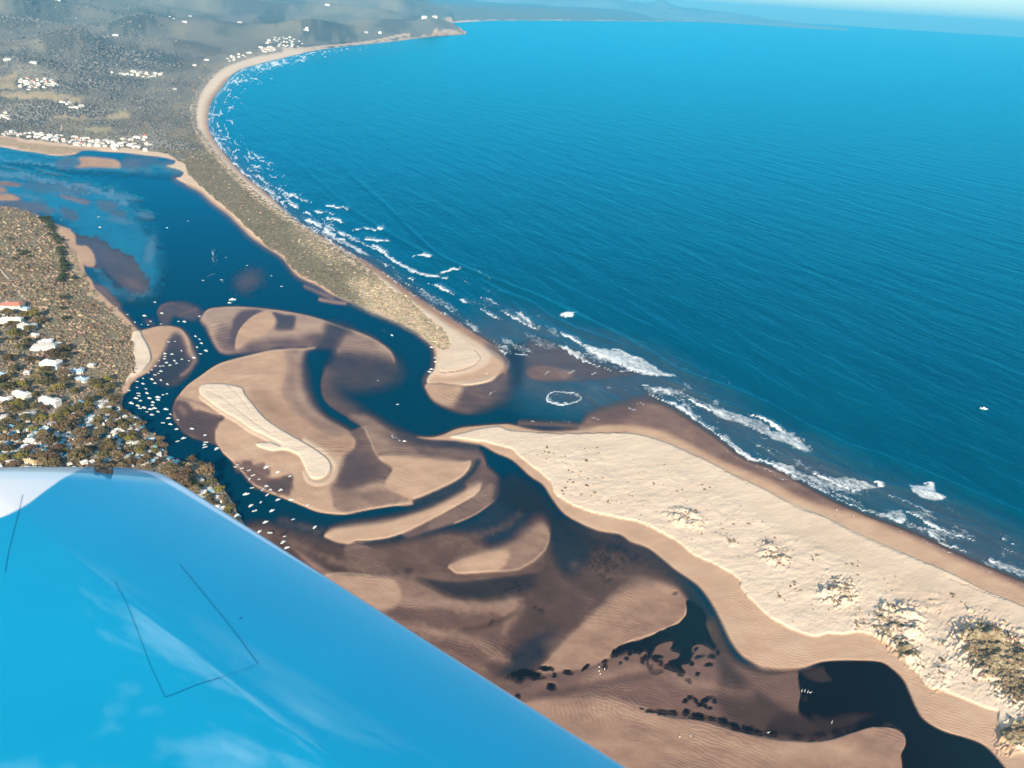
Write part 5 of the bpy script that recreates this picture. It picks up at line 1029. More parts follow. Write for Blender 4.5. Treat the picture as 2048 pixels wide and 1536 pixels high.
r = np.random.default_rng(77)
SB = []
while len(SB) < 46:
    t_ = r.random(); P0 = np.array([(88,440),(102,452),(108,470),(118,490),(124,515),(132,545),(120,560)], float); k_ = t_*(len(P0)-1.001); i_ = int(k_); q_ = P0[i_]*(1-k_+i_)+P0[i_+1]*(k_-i_)+r.normal(0, 3.5, 2)
    if dmin(q_[0], q_[1], SB) < 3.4: continue
    SB.append((q_[0], q_[1]))
for x, y in [(45,512),(52,508),(38,505),(60,515),(30,520),(20,480),(150,560),(128,600),(125,620),(132,640)]: SB.append((x, y))
sp_ = None
for x, y in SB:
    loc = place(x, y); s_ = r.uniform(3.2, 5.0); wh = ('on the far marsh edge' if y < 476 else 'on the near marsh edge') if y < 556 and x > 70 else 'scattered in the left scrub'
    lab = 'dark green shrub '+wh; g_ = 'dark shrubs '+wh
    if sp_ is None: sp_ = tree_proto('shrub_tree', 31, leafmat('dark_shrub_leaves', (0.02, 0.026, 0.014), (0.07, 0.075, 0.04), 0.25, 0.9), loc, lab, g_); sp_.scale = (s_, s_, s_*.8)
    else: copy_tree(sp_, loc, r.uniform(0, 6.28), (s_, s_, s_*.8), lab, g_)

# ------------------------------------------------------------------ houses
def gable(w, d, h, rh, ov=0.4):
    V = [(-w/2-ov, -d/2-ov, h), (w/2+ov, -d/2-ov, h), (w/2+ov, d/2+ov, h), (-w/2-ov, d/2+ov, h), (-w/2+d*.3, 0, h+rh), (w/2-d*.3, 0, h+rh), (-w/2-ov, -d/2-ov, h-.18), (w/2+ov, -d/2-ov, h-.18), (w/2+ov, d/2+ov, h-.18), (-w/2-ov, d/2+ov, h-.18)]
    F = [(0, 1, 5, 4), (2, 3, 4, 5), (1, 2, 5), (3, 0, 4), (0, 6, 7, 1), (1, 7, 8, 2), (2, 8, 9, 3), (3, 9, 6, 0), (9, 8, 7, 6)]
    return V, F
def off(V, x, y, z=0, rz=0):
    c, s = math.cos(rz), math.sin(rz); return [(a*c-b*s+x, a*s+b*c+y, e+z) for a, b, e in V]
def join(parts):
    V = []; F = []
    for v, f in parts: F += [tuple(i+len(V) for i in q) for q in f]; V += list(v)
    return V, F
def wins(w, d, h, n):
    P = []
    for k in range(n):
        x = -w/2+w*(k+.5)/n; P.append((boxv(x-.7, -d/2-.06, h*.35, x+.7, -d/2+.05, h*.35+1.2), BX))
    return P
def make_house(root, w, d, kind, storeys=1, wing_=True):
    wm, rm = {'w': (M_WHITE, M_ROOFW), 'c': (M_WALLC, M_ROOFW), 'r': (M_WALLC, M_ROOFR), 'g': (M_WHITE, M_ROOFG), 'p': (M_WALLP, M_ROOFW), 'o': (M_WALLC, M_ROOFO), 'b': (M_WALLC, M_ROOFB)}[kind]
    h = 2.9*storeys; d1 = min(d, w*.55) if wing_ else d
    W = [(boxv(-w/2, -d1/2, -1.5, w/2, d1/2, h), BX)]; R_ = [gable(w, d1, h, d1*.22)]
    if wing_:
        ww = w*.34; dd = max(d, d1*1.25)
        W.append((off(boxv(-ww/2, -dd/2, -1.5, ww/2, dd/2, h*.92), w*.22, d1*.12), BX))
        v, f = gable(dd, ww, h*.92, ww*.26); R_.append((off(v, w*.22, d1*.12, 0, math.pi/2), f))
        W.append((boxv(-w/2-3.2, -d1*.3, -1.5, -w/2+.1, d1*.25, 2.4), BX)); v, f = gable(3.2, d1*.5, 2.4, .5, .25); R_.append((off(v, -w/2-1.7, -d1*.02), f))
    simple_mesh('wall', *join(W), wm, root); ro = simple_mesh('roof', *join(R_), rm, root)
    for i, wq in enumerate(wins(w, d1, h, 4 if w > 10 else 2)): simple_mesh('window', wq[0], wq[1], M_GLASS, root)
    simple_mesh('door', boxv(w*.02-.5, -d1/2-.07, 0, w*.02+.5, -d1/2+.05, 2.1), BX, M_ROOFB, root)
    if w > 12: simple_mesh('chimney', boxv(-w*.2, -.4, h, -w*.2+.8, .4, h+d1*.22+1.0), BX, wm, ro)
HL = ['red roofed cream villa at the top of the left slope', 'small grey roofed annex right of the red roofed villa', 'white house at the left frame edge above the villas', 'long cream house just under the red roofed villa',
 'broad white hipped villa left of centre on the slope', 'small pinkish cottage between the two big white villas', 'tall white villa on the highest block of the large white house', 'large sprawling white villa with long low wings', 'small white outbuilding right of the sprawling villa', 'narrow white garage under the sprawling villa',
 'wide white villa with a pale roof beneath the sprawling one', 'house with a big blue grey roof at the foot of the slope', 'small white house right of the blue grey roof', 'small white house touching the blue grey roofed house on its left', 'grey roofed house at the left frame edge mid slope', 'tiny white shed between trees left of the wide villa',
 'pale grey house below the blue grey roofed house', 'pink walled white roofed house at the left frame edge', 'long cream house left of the long white hall', 'long white hall with a hipped roof above the caravan park', 'white house with terraces beside the dark lawn', 'small white house at the left edge of the park', 'long ochre roofed service block in the lower left', 'low white narrow shed amid the caravans', 'brown roofed block left of the ochre roofed block', 'white building touching the wing edge at the lower left']
for (x, y, wpx, hpx, k), lab in zip(HOUSES, HL):
    loc = place(x, y+hpx*.35); d = math.sqrt(loc[0]**2+loc[1]**2+H*H); w_ = wpx*d/FPX*.95; dp = max(5.0, hpx*d/FPX*1.15)
    rt = empty('house', loc, lab, 'house', None, math.radians({0: -8, 1: 6, 2: -20, 3: 12}[int(x) % 4]))
    if w_ > 30: w_ *= .92
    make_house(rt, w_, min(dp, w_*.85), k, 2 if (w_ > 17 and hpx > 8) else 1, w_ > 9)

# far villages: small houses, one mesh each
def far_house(w, d, h, wm, rm):
    V1, F1 = boxv(-w/2, -d/2, -2, w/2, d/2, h), BX; V2, F2 = gable(w, d, h, d*.3, .5)
    me = bpy.data.meshes.new('far_house'); VV = V1+V2; me.from_pydata(VV, [], F1+[tuple(i+8 for i in f) for f in F2]); me.materials.append(wm); me.materials.append(rm)
    for p in me.polygons: p.material_index = 0 if p.index < 6 else 1
    me.update(); return me
M_FARW = M('weathered_wall', (0.52, 0.50, 0.46), 0.8, noise=(0.3, .15), rnd=.25); M_FARR = M('weathered_roof', (0.46, 0.44, 0.41), 0.8, noise=(0.3, .15), rnd=.3)
FHM = [far_house(13, 9, 5.5, M_FARW, M_FARR), far_house(17, 10, 4, M_FARW, M_FARR), far_house(11, 9, 6.5, M_WALLC, M_FARR), far_house(15, 9, 4.5, M_FARW, M_ROOFB), far_house(12, 10, 5, M_WALLC, M_ROOFR)]
def village(n, poly, seed, label, group, s=1.0, kinds=(0, 1, 2, 3, 0, 1, 4), md=2.4):
    r = np.random.default_rng(seed); P = np.array(poly, float); out = []; tries = 0
    while len(out) < n and tries < 9000:
        tries += 1; x = r.uniform(P[:, 0].min(), P[:, 0].max()); y = r.uniform(P[:, 1].min(), P[:, 1].max())
        if sdist(poly, np.array([x]), np.array([y]), True, False)[0][0] < 0 or min((math.hypot(x-a, (y-b)*1.6) for a, b in out), default=99) < md: continue
        out.append((x, y))
    for x, y in out:
        k = kinds[r.integers(0, len(kinds))]; me = FHM[k]
        o = bpy.data.objects.new('far_house', me); COL.objects.link(o); o.location = place(x, y); o.rotation_euler = (0, 0, r.uniform(-.5, .5)); q = s*.66*r.uniform(.7, 1.25); o.scale = (q*r.uniform(.9, 1.3), q, q)
        o['label'] = label.format(c=['bright white', 'long white', 'cream', 'brown roofed', 'red roofed'][k]); o['category'] = 'house'; o['group'] = group+' '+['a', 'b', 'c', 'd', 'e'][k] if False else group+', '+['white', 'long', 'cream', 'brown roofed', 'red roofed'][k]
village(34, [(0,264),(40,263),(80,268),(110,272),(115,279),(60,276),(0,270)], 1, '{c} house, left of the lagoon village', 'houses at the left of the lagoon village', 1.0)
village(60, [(85,276),(120,270),(170,278),(240,283),(245,296),(240,301),(180,294),(110,288)], 2, '{c} house, middle of the lagoon village', 'houses in the middle of the lagoon village', 1.15)
village(13, [(243,272),(290,274),(308,284),(300,302),(280,303),(245,296)], 3, '{c} house, right end of the lagoon village', 'houses at the right end of the lagoon village', 1.35, md=5)
village(42, [(36,160),(60,156),(95,158),(117,168),(118,176),(80,178),(44,182)], 4, '{c} house on the far wooded estate', 'houses of the far estate', 1.25, md=2.8)
village(26, [(220,145),(260,144),(325,148),(332,152),(300,158),(270,153),(222,149)], 5, '{c} house in the row below the ridge', 'houses in the far row', 1.6, md=2.6)
village(22, [(519,93),(548,95),(549,104),(528,106),(519,100)], 6, '{c} house by the far beach end', 'houses at the far beach end', 1.9, md=2.4)
village(30, [(533,80),(560,72),(585,76),(615,90),(600,96),(560,96),(533,88)], 7, '{c} house on the hill above the beach', 'houses on the hill above the far beach', 1.7, md=4)
village(14, [(440,122),(478,108),(500,104),(502,110),(480,118),(445,128)], 8, '{c} house beside the dunes where the beach curves', 'houses beside the beach curve', 1.4, md=3)
village(9, [(0,228),(10,226),(24,232),(18,240),(0,240)], 9, '{c} house at the left edge in the far fields', 'houses at the left edge far fields', 1.4)
village(10, [(105,203),(140,205),(172,214),(150,220),(118,208)], 10, '{c} farm building by the pale field on the left', 'farm buildings by the pale field', 1.3, md=4)
ONE = [(232,72,3.2,1,'big white building alone on the dark ridge top'),(340,34,2.0,0,'white building high on the far plateau, left of three'),(348,38,2.0,0,'white building high on the far plateau, middle of three'),(370,45,3.4,1,'long white building on the plateau above the bay'),(381,33,3.0,1,'flat white building far back on the plateau'),(17,121,2.8,1,'white building beside the road at the left edge'),(68,127,2.6,1,'white building hidden in the wood at the left'),(655,11,6.0,1,'white building near the top of the picture'),(390,132,2.2,0,'white house among bushes on the coastal slope'),(414,121,2.4,1,'white house above the beach curve'),(613,61,4.0,1,'white hilltop house on the far headland side'),(614,57,3.0,2,'cream hilltop house just behind the white hilltop house'),(733,66,4.0,0,'white house on the slope of the headland'),(760,67,4.0,2,'cream house on the slope of the headland'),(480,46,4.0,1,'pale building on the far plateau right of the smoke'),(114,1,7,1,'white farm building at the very top of the picture'),(849,37,7,0,'white building on the furthest shore left of the cliffs'),(870,36,7,0,'white building on the furthest shore beside the cliffs'),(350,179,1.5,1,'small white house in the plain behind the beach'),(500,107,2.5,0,'white house nearest the dunes at the beach end')]
for x, y, s, k, lab in ONE:
    o = bpy.data.objects.new('far_house', FHM[k]); COL.objects.link(o); o.location = place(x, y); s *= .68; o.scale = (s, s*.9, s*.75); o['label'] = lab; o['category'] = 'house'

# ------------------------------------------------------------------ caravans and tents
def caravan(root, kind):
    if kind == 'tent':
        V = [(-2.6, -2, 0), (2.6, -2, 0), (2.6, 2, 0), (-2.6, 2, 0), (-2.4, 0, 2.4), (2.4, 0, 2.4)]
        simple_mesh('canopy', V, [(0, 1, 5, 4), (2, 3, 4, 5), (1, 2, 5), (3, 0, 4)], root.get('_m') and M_BLUE or M_BLUE, root)
        simple_mesh('porch', [(-1.2, -2.9, 0), (1.2, -2.9, 0), (1.2, -1.2, 1.7), (-1.2, -1.2, 1.7), (0, -3.0, 1.6), (0, -1.0, 2.0)], [(0, 4, 5, 3), (4, 1, 2, 5)], M_GREYC, root)
def caravan_parts(root, bodym, awnm):
    prof = [(-2.7, .5), (-2.9, 1.3), (-2.5, 2.4), (-1.8, 2.65), (2.1, 2.65), (2.75, 2.2), (2.9, 1.2), (2.6, .5)]
    n = len(prof); V = [(x, -1.15, z) for x, z in prof]+[(x, 1.15, z) for x, z in prof]
    F = [tuple(range(n))[::-1], tuple(range(n, 2*n))]+[(i, (i+1) % n, n+(i+1) % n, n+i) for i in range(n)]
    simple_mesh('body', V, F, bodym, root)
    simple_mesh('awning', [(-2.2, -1.15, 2.5), (2.2, -1.15, 2.5), (2.4, -3.9, 2.0), (-2.4, -3.9, 2.0), (-2.2, -1.15, 2.42), (2.2, -1.15, 2.42), (2.4, -3.9, 1.2), (-2.4, -3.9, 1.2)], [(0, 3, 2, 1), (3, 7, 6, 2), (0, 4, 7, 3), (1, 2, 6, 5), (4, 5, 6, 7)], awnm, root)
    simple_mesh('window', boxv(2.0, -1.18, 1.3, 2.5, 1.18, 2.0), BX, M_GLASS, root)
    V = []; F = []
    for sx in (-1, 1):
        b0 = len(V)
        for yy in (-1.1, 1.1):
            for k in range(10): V.append((.2+.33*math.cos(k*.628)+sx*.0, yy, .33+.33*math.sin(k*.628)))
        F += [(b0+k, b0+(k+1) % 10, b0+10+(k+1) % 10, b0+10+k) for k in range(10)]; break
    simple_mesh('wheel', V, F, M_DARK, root)
def tent_parts(root, m):
    V = [(-2.8, -2.2, 0), (2.8, -2.2, 0), (2.8, 2.2, 0), (-2.8, 2.2, 0), (-2.8, -2.2, 1.5), (2.8, -2.2, 1.5), (2.8, 2.2, 1.5), (-2.8, 2.2, 1.5), (-1.6, 0, 2.6), (1.6, 0, 2.6)]
    simple_mesh('canopy', V, [(0, 1, 5, 4), (1, 2, 6, 5), (2, 3, 7, 6), (3, 0, 4, 7), (4, 5, 9, 8), (5, 6, 9), (6, 7, 8, 9), (7, 4, 8)], m, root)
    simple_mesh('porch', [(-1.5, -2.25, 1.6), (1.5, -2.25, 1.6), (1.7, -4.2, 1.3), (-1.7, -4.2, 1.3), (-1.5, -2.25, 1.52), (1.5, -2.25, 1.52), (1.7, -4.2, 1.22), (-1.7, -4.2, 1.22)], BX[:0]+[(0, 3, 2, 1), (4, 5, 6, 7), (3, 7, 6, 2), (0, 4, 7, 3), (1, 2, 6, 5)], M_GREYC, root)
M_CARA = M('caravan_paint', (0.55, 0.54, 0.51), 0.5, noise=(1.5, .12), rnd=0.3)
KIND = [('caravan', 'white caravan with a grey awning', M_CARA, M_GREYC), ('caravan', 'white caravan with a white awning', M_CARA, M_CARA), ('caravan', 'cream caravan with a pale blue awning', M_WALLC, M_TEAL), ('tent', 'deep blue frame tent', M_BLUE, None), ('tent', 'pale blue frame tent', M_TEAL, None), ('tent', 'white frame tent', M_WHITE, None)]
SPOTS = [(202,805),(167,808),(150,811),(122,823),(147,830),(180,833),(27,868),(66,860),(235,876),(237,836),(228,842),(175,845),(182,852),(125,882),(127,902),(195,905),(300,880),(304,888),(310,893),(316,908),(321,912),(341,917),(353,925),(292,928),(400,957),(404,962),(410,975),(420,978),(425,983),(436,995),(440,999),(408,985),(398,988),(416,992),(433,1015),(440,1022),(452,1030),(460,1036),(466,1042),(446,1017),(428,1002),(395,975),(264,851),(276,862),(275,849),(262,858),(244,828),(240,822)]
r = np.random.default_rng(33)
tries = 0
while len(SPOTS) < 245 and tries < 40000:
    tries += 1; x = r.uniform(-20, 480); y = r.uniform(798, 1045)
    a_ = sdist([(-20,842),(40,838),(80,830),(140,806),(200,798),(245,812),(290,850),(328,900),(330,925),(270,935),(-20,945)], np.array([x]), np.array([y]), True, False)[0][0]
    b_ = sdist([(395,950),(440,985),(485,1050),(460,1045),(400,992)], np.array([x]), np.array([y]), True, False)[0][0]
    if max(a_, b_) < 0 or dmin(x, y, SPOTS) < 4.8 or min(math.hypot(x-t_[0], y-t_[1])-t_[2]*.55 for t_ in TREES) < 0: continue
    if any(abs(x-h[0]) < h[2]*.5+2 and abs(y-h[1]) < h[3]*.5+2 for h in HOUSES): continue
    SPOTS.append((x, y))
CZ = [('in the lower left corner', (30, 905)), ('left of the dark grove', (80, 860)), ('shaded by the dark grove', (170, 890)), ('below the long white hall', (130, 825)), ('near the river end of the park', (215, 820)), ('on the river bank of the park', (275, 865)), ('at the bank above the wing', (315, 915)), ('between the wing and river', (430, 1000))]
kp = {}
for i, (x, y) in enumerate(SPOTS):
    k = [0, 1, 0, 2, 3, 4, 5, 1, 5, 0][r.integers(0, 10)] if i > 46 else {2: 4, 5: 3, 6: 3, 8: 3, 12: 4, 13: 3, 16: 4, 17: 3, 18: 4, 21: 3, 22: 4, 24: 4, 28: 4, 29: 0}.get(i, [0, 1, 5, 1][i % 4])
    nm, desc, m1, m2 = KIND[k]; zn = min(CZ, key=lambda z: math.hypot(x-z[1][0], y-z[1][1]))[0]
    lab = f'{desc} {zn}'; loc = place(x, y); s = r.uniform(.65, 1.0)*(1.15 if k > 2 else 1); rz = r.uniform(-1.2, 1.2)
    if k not in kp:
        rt = empty(nm, loc, lab, nm, lab.replace('caravan ', 'caravans ').replace('tent ', 'tents '), rz)
        caravan_parts(rt, m1, m2) if nm == 'caravan' else tent_parts(rt, m1)
        rt.scale = (s, s, s); kp[k] = rt
    else: copy_tree(kp[k], loc, rz, s, lab, lab.replace('caravan ', 'caravans ').replace('tent ', 'tents '))

# ------------------------------------------------------------------ boats
def boat_parts(root, kind):
    secs = [(-3.0, .95, .55, .1), (-1.5, 1.1, .6, .0), (0, 1.12, .65, -.02), (1.5, .85, .78, .05), (2.6, .35, .92, .25), (3.1, .02, 1.0, .6)]
    V = []; F = []
    for x, hw_, top_, kl in secs: V += [(x, -hw_, top_), (x, -hw_*.85, .1), (x, 0, kl-.25), (x, hw_*.85, .1), (x, hw_, top_)]
    for i in range(5):
        for k in range(4): F.append((i*5+k, (i+1)*5+k, (i+1)*5+k+1, i*5+k+1))
    F.append((0, 1, 2, 3, 4)); simple_mesh('hull', V, F, M_WHITE, root)
    Vd = [(x, -hw_*.92, top_-.12) for x, hw_, top_, kl in secs]+[(x, hw_*.92, top_-.12) for x, hw_, top_, kl in secs]
    simple_mesh('deck', Vd, [(i, i+1, 7+i, 6+i) for i in range(5)], M_WHITE if kind != 'canopy' else M_DECK, root)
    if kind == 'cabin':
        V = [(-.9, -.8, .5), (1.5, -.65, .6), (1.5, .65, .6), (-.9, .8, .5), (-.8, -.7, 1.75), (.7, -.6, 1.75), (.7, .6, 1.75), (-.8, .7, 1.75)]
        simple_mesh('cabin', V, BX, M_WHITE, root); simple_mesh('windscreen', [(.74, -.5, 1.65), (.74, .5, 1.65), (1.36, .55, .95), (1.36, -.55, .95)], [(0, 3, 2, 1)], M_GLASS, root)
    elif kind == 'canopy':
        V = boxv(-1.6, -.95, 1.95, .9, .95, 2.05); ps = [(V, BX)]
        for (x, y) in [(-1.5, -.85), (.8, -.85), (.8, .85), (-1.5, .85)]: ps.append((boxv(x-.04, y-.04, .4, x+.04, y+.04, 1.95), BX))
        simple_mesh('canopy', *join(ps), M_WHITE, root)
    else:
        simple_mesh('windscreen', [(.5, -.8, .6), (.5, .8, .6), (.15, .7, 1.1), (.15, -.7, 1.1)], [(0, 1, 2, 3)], M_GLASS, root)
        simple_mesh('seat', boxv(-1.2, -.6, .3, -.7, .6, .75), BX, M_DECK, root)
    simple_mesh('outboard_motor', *join([(boxv(-3.45, -.2, .35, -3.0, .2, 1.05), BX), (boxv(-3.35, -.07, -.4, -3.15, .07, .4), BX)]), M_DARK, root)
B = [(357,643,1),(369,644,1.5),(322,648,.8),(296,650,.9),(283,649,.6),(301,643,1),(270,645,.8),(391,673,1.2),(399,679,1.1),(403,687,1.2),(394,695,1),(412,702,1.5),(401,708,1),(388,716,1.3),(378,722,.8),(337,684,1),(350,683,.7),(363,702,.9),(330,708,1.1),(344,709,1),(330,713,.9),(329,718,.9),(318,721,.7),(349,722,1),(364,719,.8),(353,727,.8),(333,726,1),(340,731,1),(326,732,.9),(320,733,.7),(311,732,.9),(304,740,.6),(297,746,.7),(322,743,1.1),(317,747,.8),(310,750,1),(304,759,1.4),(322,761,1),(310,767,1),(335,769,1),(286,757,.9),(286,768,1.2),(274,763,1),(292,778,.9),(274,775,.8),(258,781,.9),(277,787,1.1),(294,787,1.3),(278,792,1),(272,797,1.3),(281,802,.9),(299,797,1.3),(316,795,1.5),(316,800,1.3),(326,790,.7),(334,788,.7),(306,805,1.2),(305,811,.9),(263,807,1.6),(276,812,1.4),(288,816,1.4),(280,817,1.1),(301,819,1.3),(309,817,1.3),(332,819,1.4),(294,824,.8),(316,824,1),(304,830,1.2),(341,829,.8),(337,837,1.2),(356,840,.9),(326,846,1),(341,849,1.2),(353,859,1),(384,858,1.2),(410,871,.9),(367,877,1.3),(355,883,1),(412,885,1.1),(409,890,.9),(408,895,.9),(413,894,.8),(434,898,1.5),(475,930,.7),(471,934,.9),(484,937,.9),
 (498,941,.9),(506,951,1.1),(499,959,.9),(518,959,.7),(533,935,1.6),(556,945,1.4),(580,953,.9),(533,973,1),(525,980,1.1),(541,980,.8),(561,981,1.1),(504,976,.9),(492,989,1.5),(535,990,1.1),(556,1000,1.2),(522,1005,.8),(582,1000,1.2),(614,1011,.9),(502,1012,1.3),(509,1022,1.1),(544,1022,1.3),(586,1039,.8),(531,1045,1.3),(630,1055,1.2),(519,1064,1.3),(540,1066,1.1),(566,1085,1.3),(569,1073,.7),(574,1096,1.2),
 (122,440,.7),(140,458,.8),(197,434,1.1),(200,455,1.3),(334,456,1.2),(376,442,.8),(452,515,.7),(494,531,.8),(406,561,1),(443,560,1),(310,605,1.1),(465,600,2.2),(459,606,1.4),(289,632,1.5),(324,627,1.3),(399,633,.9),(255,629,.8),(234,616,.8),(105,331,.9),(543,552,.7),(563,573,1),(756,761,.5),(863,695,1.2),(870,716,1),(871,724,1.2),(863,739,1.2),(859,744,1.3),(784,671,1.3),(795,809,.8),(809,883,1),(1967,818,2.0),(973,748,.7),(1131,806,1.1)]
LM = [('off the tip of the scrub covered point', (285, 640)), ('at the head of the round sand lobe', (365, 645)), ('in the channel east of the round sand lobe', (400, 695)), ('over the shallow hollow of the sand lobe', (350, 690)), ('in the upper rows of the mooring', (335, 720)), ('near the small beach by the mooring', (300, 742)), ('in the middle of the mooring', (315, 763)), ('beside the bushes of the river bank', (275, 768)), ('at left centre of the mooring', (278, 795)),
 ('at right centre of the mooring', (315, 795)), ('low in the crowded mooring', (290, 818)), ('low at the right of the mooring', (335, 832)), ('off the rippled shallow of the central bar', (350, 870)), ('left of the big central sandbar', (412, 885)), ('by the lower left edge of the central bar', (478, 934)), ('aground on the wet edge of the central bar', (508, 955)), ('high and dry on the lower central bar', (556, 945)), ('in the purple shallow under the bar', (540, 978)), ('in the dark river beside the wing edge', (502, 1012)), ('off the lower rim of the central bar', (565, 1003)), ('in the dark channel near the wing', (535, 1060)), ('close to the wing edge in brown water', (575, 1082)), ('by the pointed bar right of the wing', (610, 1048)),
 ('at the muddy bank of the upper lagoon', (130, 450)), ('in the blue flats of the upper lagoon', (199, 445)), ('in the wide upper lagoon', (355, 450)), ('in the lagoon near the drowned shoal', (470, 520)), ('crossing the lagoon with a short wake', (425, 560)), ('just above the north sandbar', (462, 603)), ('over the small drowned shoal', (330, 620)), ('by the beach below the scrub', (245, 622)), ('beside the far mud bank', (105, 331)), ('under the shore of the long spit', (553, 562)), ('in the deep channel', (775, 785)), ('pulled up at the inner shore of the spit tip', (865, 720)), ('speeding along the channel below the spit', (784, 671)), ('alone on the wide open sea', (1967, 818)), ('at the outer edge of the spit tip', (973, 748)), ('turning inside the foam ring in the inlet', (1131, 806)), ('making foam over the shallow by the beach point', (809, 883))]
ORD = ['leftmost', 'second from left', 'third from left', 'fourth from left', 'fifth from left', 'sixth from left', 'seventh from left', 'eighth from left', 'ninth from left', 'tenth from left', 'eleventh from left', 'twelfth from left']
cl = {}
for b in B: cl.setdefault(min(LM, key=lambda z: math.hypot(b[0]-z[1][0], b[1]-z[1][1]))[0], []).append(b)
bp_ = {}
r = np.random.default_rng(5)
for where, L in cl.items():
    L.sort()
    for j, (x, y, s) in enumerate(L):
        kind = ['cabin', 'canopy', 'open'][0 if s >= 1.2 else (1 if (int(x+y) % 3 == 0) else 2)]
        desc = {'cabin': 'white cabin boat', 'canopy': 'white canopied boat', 'open': 'small white open boat'}[kind]
        lab = (f'{desc} {where}' if len(L) == 1 else f'{desc} {ORD[j]} {where}')
        f1 = paint(np.array([float(x)]), np.array([float(y)])); dry = f1.A[0] < .05
        loc = place(x, y, not dry); d = math.sqrt(loc[0]**2+loc[1]**2+H*H)
        sc = min(s*.62, 1.0) if s < 2 else s*.7
        rz = (-.15 if y < 870 else .7)+r.normal(0, .28)+(math.pi if r.random() < .3 else 0)
        if (x, y) == (784, 671): rz = -.75
        grp = 'boats '+where if len(L) > 1 else None
        sc3 = (sc*1.0, sc*1.05, sc)
        if kind not in bp_:
            rt = empty('motorboat', loc, lab, 'boat', grp, rz); boat_parts(rt, kind); rt.scale = sc3; bp_[kind] = rt
        else: copy_tree(bp_[kind], loc, rz, sc3, lab, grp)

# ------------------------------------------------------------------ people and birds on the flats
def person_parts(root, shirt, shorts):
    me = bpy.data.meshes.new('body')
    J = [(0, 0, .92), (0, 0, 1.15), (0, 0, 1.42), (0, 0, 1.54), (0, .02, 1.68), (-.19, 0, 1.40), (-.26, .03, 1.12), (-.25, -.08, .88), (.19, 0, 1.40), (.27, .0, 1.13), (.28, -.05, .88), (-.10, .02, .88), (-.11, .08, .48), (-.11, .02, .06), (-.11, -.12, .03), (.10, -.02, .88), (.12, -.14, .50), (.12, -.10, .06), (.12, -.24, .03)]
    E = [(0, 1), (1, 2), (2, 3), (3, 4), (2, 5), (5, 6), (6, 7), (2, 8), (8, 9), (9, 10), (0, 11), (11, 12), (12, 13), (13, 14), (0, 15), (15, 16), (16, 17), (17, 18)]
    Rr = [.14, .13, .14, .06, .10, .06, .045, .03, .06, .045, .03, .09, .06, .04, .035, .09, .06, .04, .035]
    me.from_pydata(J, E, []); o = bpy.data.objects.new('body', me); COL.objects.link(o)
    sk = o.modifiers.new('s', 'SKIN'); 
    for v, rr in zip(me.skin_vertices[0].data, Rr): v.radius = (rr, rr*.85)
    me.skin_vertices[0].data[0].use_root = True
    sb = o.modifiers.new('d', 'SUBSURF'); sb.levels = 1; sb.render_levels = 1
    dg = C.evaluated_depsgraph_get(); m2 = bpy.data.meshes.new_from_object(o.evaluated_get(dg)); bpy.data.objects.remove(o)
    m2.materials.clear(); m2.materials.append(M_SKIN); ob = bpy.data.objects.new('body', m2); COL.objects.link(ob); ob.parent = root
    def tube(name, rings, mat):
        V = []; F = []
        for z, rx, ry in rings:
            for k in range(12): V.append((rx*math.cos(k*.5236), ry*math.sin(k*.5236), z))
        for i in range(len(rings)-1):
            for k in range(12): F.append((i*12+k, i*12+(k+1) % 12, (i+1)*12+(k+1) % 12, (i+1)*12+k))
        F.append(tuple(len(V)-12+k for k in range(12))); simple_mesh(name, V, F, mat, root, True)
    tube('shirt', [(.88, .2, .16), (1.1, .18, .15), (1.38, .23, .16), (1.47, .12, .1)], shirt)
    tube('shorts', [(.58, .2, .17), (.8, .2, .17), (.92, .17, .145)], shorts)
    V = IV*[.115, .125, .11]+[0, .03, 1.73]; simple_mesh('hair', V, IF, M_HAIR, root, True)
PP = [(1359,1476,'person in white standing on the pink sand flat, left of three',0),(1381,1474,'person in white on the pink sand flat, middle of three',0),(1389,1477,'person in dark clothes on the pink sand flat, right of three',1),(1153,1413,'lone person in dark clothes on the flat beside the wing',1),(1210,1293,'person standing at the black weedy pools on the pale flat',1),
 (1198,1336,'person in white above three others by the pools',0),(1209,1340,'person in white right of the group by the pools',0),(1198,1344,'person in white in the middle of the group by the pools',0),(1200,1350,'person in white lowest in the group by the pools',0),(1673,1022,'person in white highest of the walkers on the wet strand',0),(1671,1035,'person in dark clothes below the other walkers on the strand',1),(1707,1034,'person in white rightmost of the walkers on the wet strand',0),(1868,1132,'lone person walking far down the right beach',1),(880,734,'person in dark clothes on the spit tip, left of two',1),(886,739,'person in dark clothes on the spit tip, right of two',1)]
pk = {}
for x, y, lab, k in PP:
    loc = place(x, y); s = 1.12; rz = (x*1.7) % 6
    if k not in pk:
        rt = empty('person', loc, lab, 'person', None, rz); person_parts(rt, [M_SHIRTW, M_SHORTS][k], [M_SHIRTW, M_RED][k]); rt.scale = (s, s, s); pk[k] = rt
    else: copy_tree(pk[k], loc, rz, s, lab)
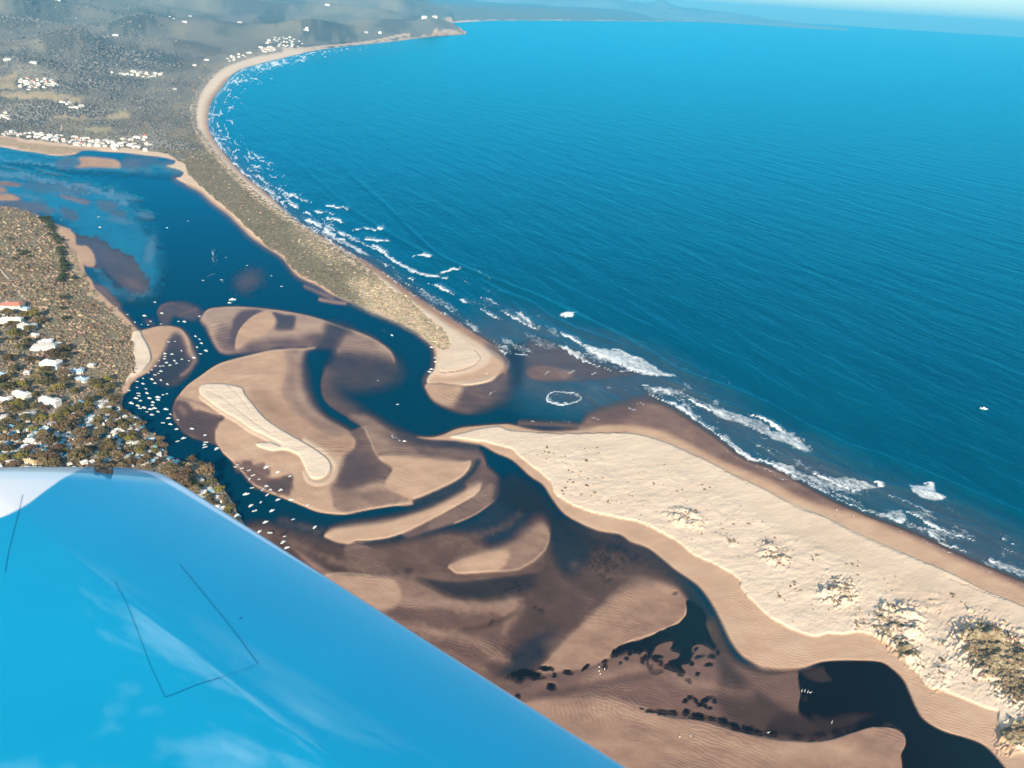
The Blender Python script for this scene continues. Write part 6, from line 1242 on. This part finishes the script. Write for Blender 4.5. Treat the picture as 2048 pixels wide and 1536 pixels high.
def bird_mesh():
    Vs = [IV*[.42, .16, .17]+[0, 0, .62], IV*[.11, .08, .08]+[.62, 0, 1.08]]; Fs = [IF, IF+len(IV)]
    V = np.concatenate(Vs); n0 = len(V)
    V = list(map(tuple, V)); F = [tuple(f) for f in np.concatenate(Fs)]
    def seg(a, b, ra, rb):
        n = len(V)
        for c, rr in ((a, ra), (b, rb)):
            for k in range(5): V.append((c[0]+rr*math.cos(k*1.2566), c[1]+rr*math.sin(k*1.2566), c[2]))
        for k in range(5): F.append((n+k, n+(k+1) % 5, n+5+(k+1) % 5, n+5+k))
    seg((.3, 0, .68), (.48, 0, .9), .09, .05); seg((.48, 0, .88), (.6, 0, 1.08), .05, .045); seg((.66, 0, 1.06), (.92, 0, 1.0), .03, .006); seg((0, .07, -.1), (0, .07, .55), .02, .03); seg((.05, -.07, -.1), (0, -.07, .55), .02, .03); seg((-.3, 0, .6), (-.62, 0, .5), .1, .02)
    me = bpy.data.meshes.new('wading_bird'); me.from_pydata(V, [], F); me.materials.append(M_WHITE); me.update(); return me
BM_ = bird_mesh()
for x, y, lab in [(1603,1384,'white wading bird leftmost of four in the black pool'),(1609,1384,'white wading bird second from left in the black pool'),(1615,1386,'white wading bird third from left in the black pool'),(1620,1387,'white wading bird rightmost of four in the black pool'),(1663,1447,'lone white wading bird below the black pool'),(1536,1467,'lone white wading bird at the dark weed band')]:
    o = bpy.data.objects.new('wading_bird', BM_); COL.objects.link(o); o.location = place(x, y, True); o.scale = (1.6,)*3; o.rotation_euler = (0, 0, x % 3); o['label'] = lab; o['category'] = 'bird'

# ------------------------------------------------------------------ look-alikes of one group are told apart by their order from the left
ORD2 = ORD+['thirteenth from left', 'fourteenth from left']
grp = {}
for o in COL.objects:
    if o.parent is None and 'category' in o and o.get('group') and o['category'] in ('tree', 'house', 'caravan', 'tent'): grp.setdefault(o['label'], []).append(o)
for lab, L in grp.items():
    if len(L) < 2: continue
    L.sort(key=lambda o: float(pix(np.array(o.location[0]), np.array(o.location[1]), np.array(o.location[2]))[0]))
    if len(L) <= 14:
        for o, w_ in zip(L, ORD2): o['label'] = lab+', '+w_
    else:
        nch = 4 if len(L) > 42 else (3 if len(L) > 24 else 2); sz = -(-len(L)//nch)
        for i, o in enumerate(L): o['label'] = lab+', '+({2: ['left half', 'right half'], 3: ['left third', 'middle third', 'right third'], 4: ['far end', 'second quarter', 'third quarter', 'right end']}[nch][i//sz])+', '+ORD2[min(13, i % sz)]
for o in COL.objects:
    if o.parent is None and 'label' in o and len(o['label'].split()) > 16: o['label'] = ' '.join(w_ for w_ in o['label'].split() if w_ not in ('the', 'of', 'a'))
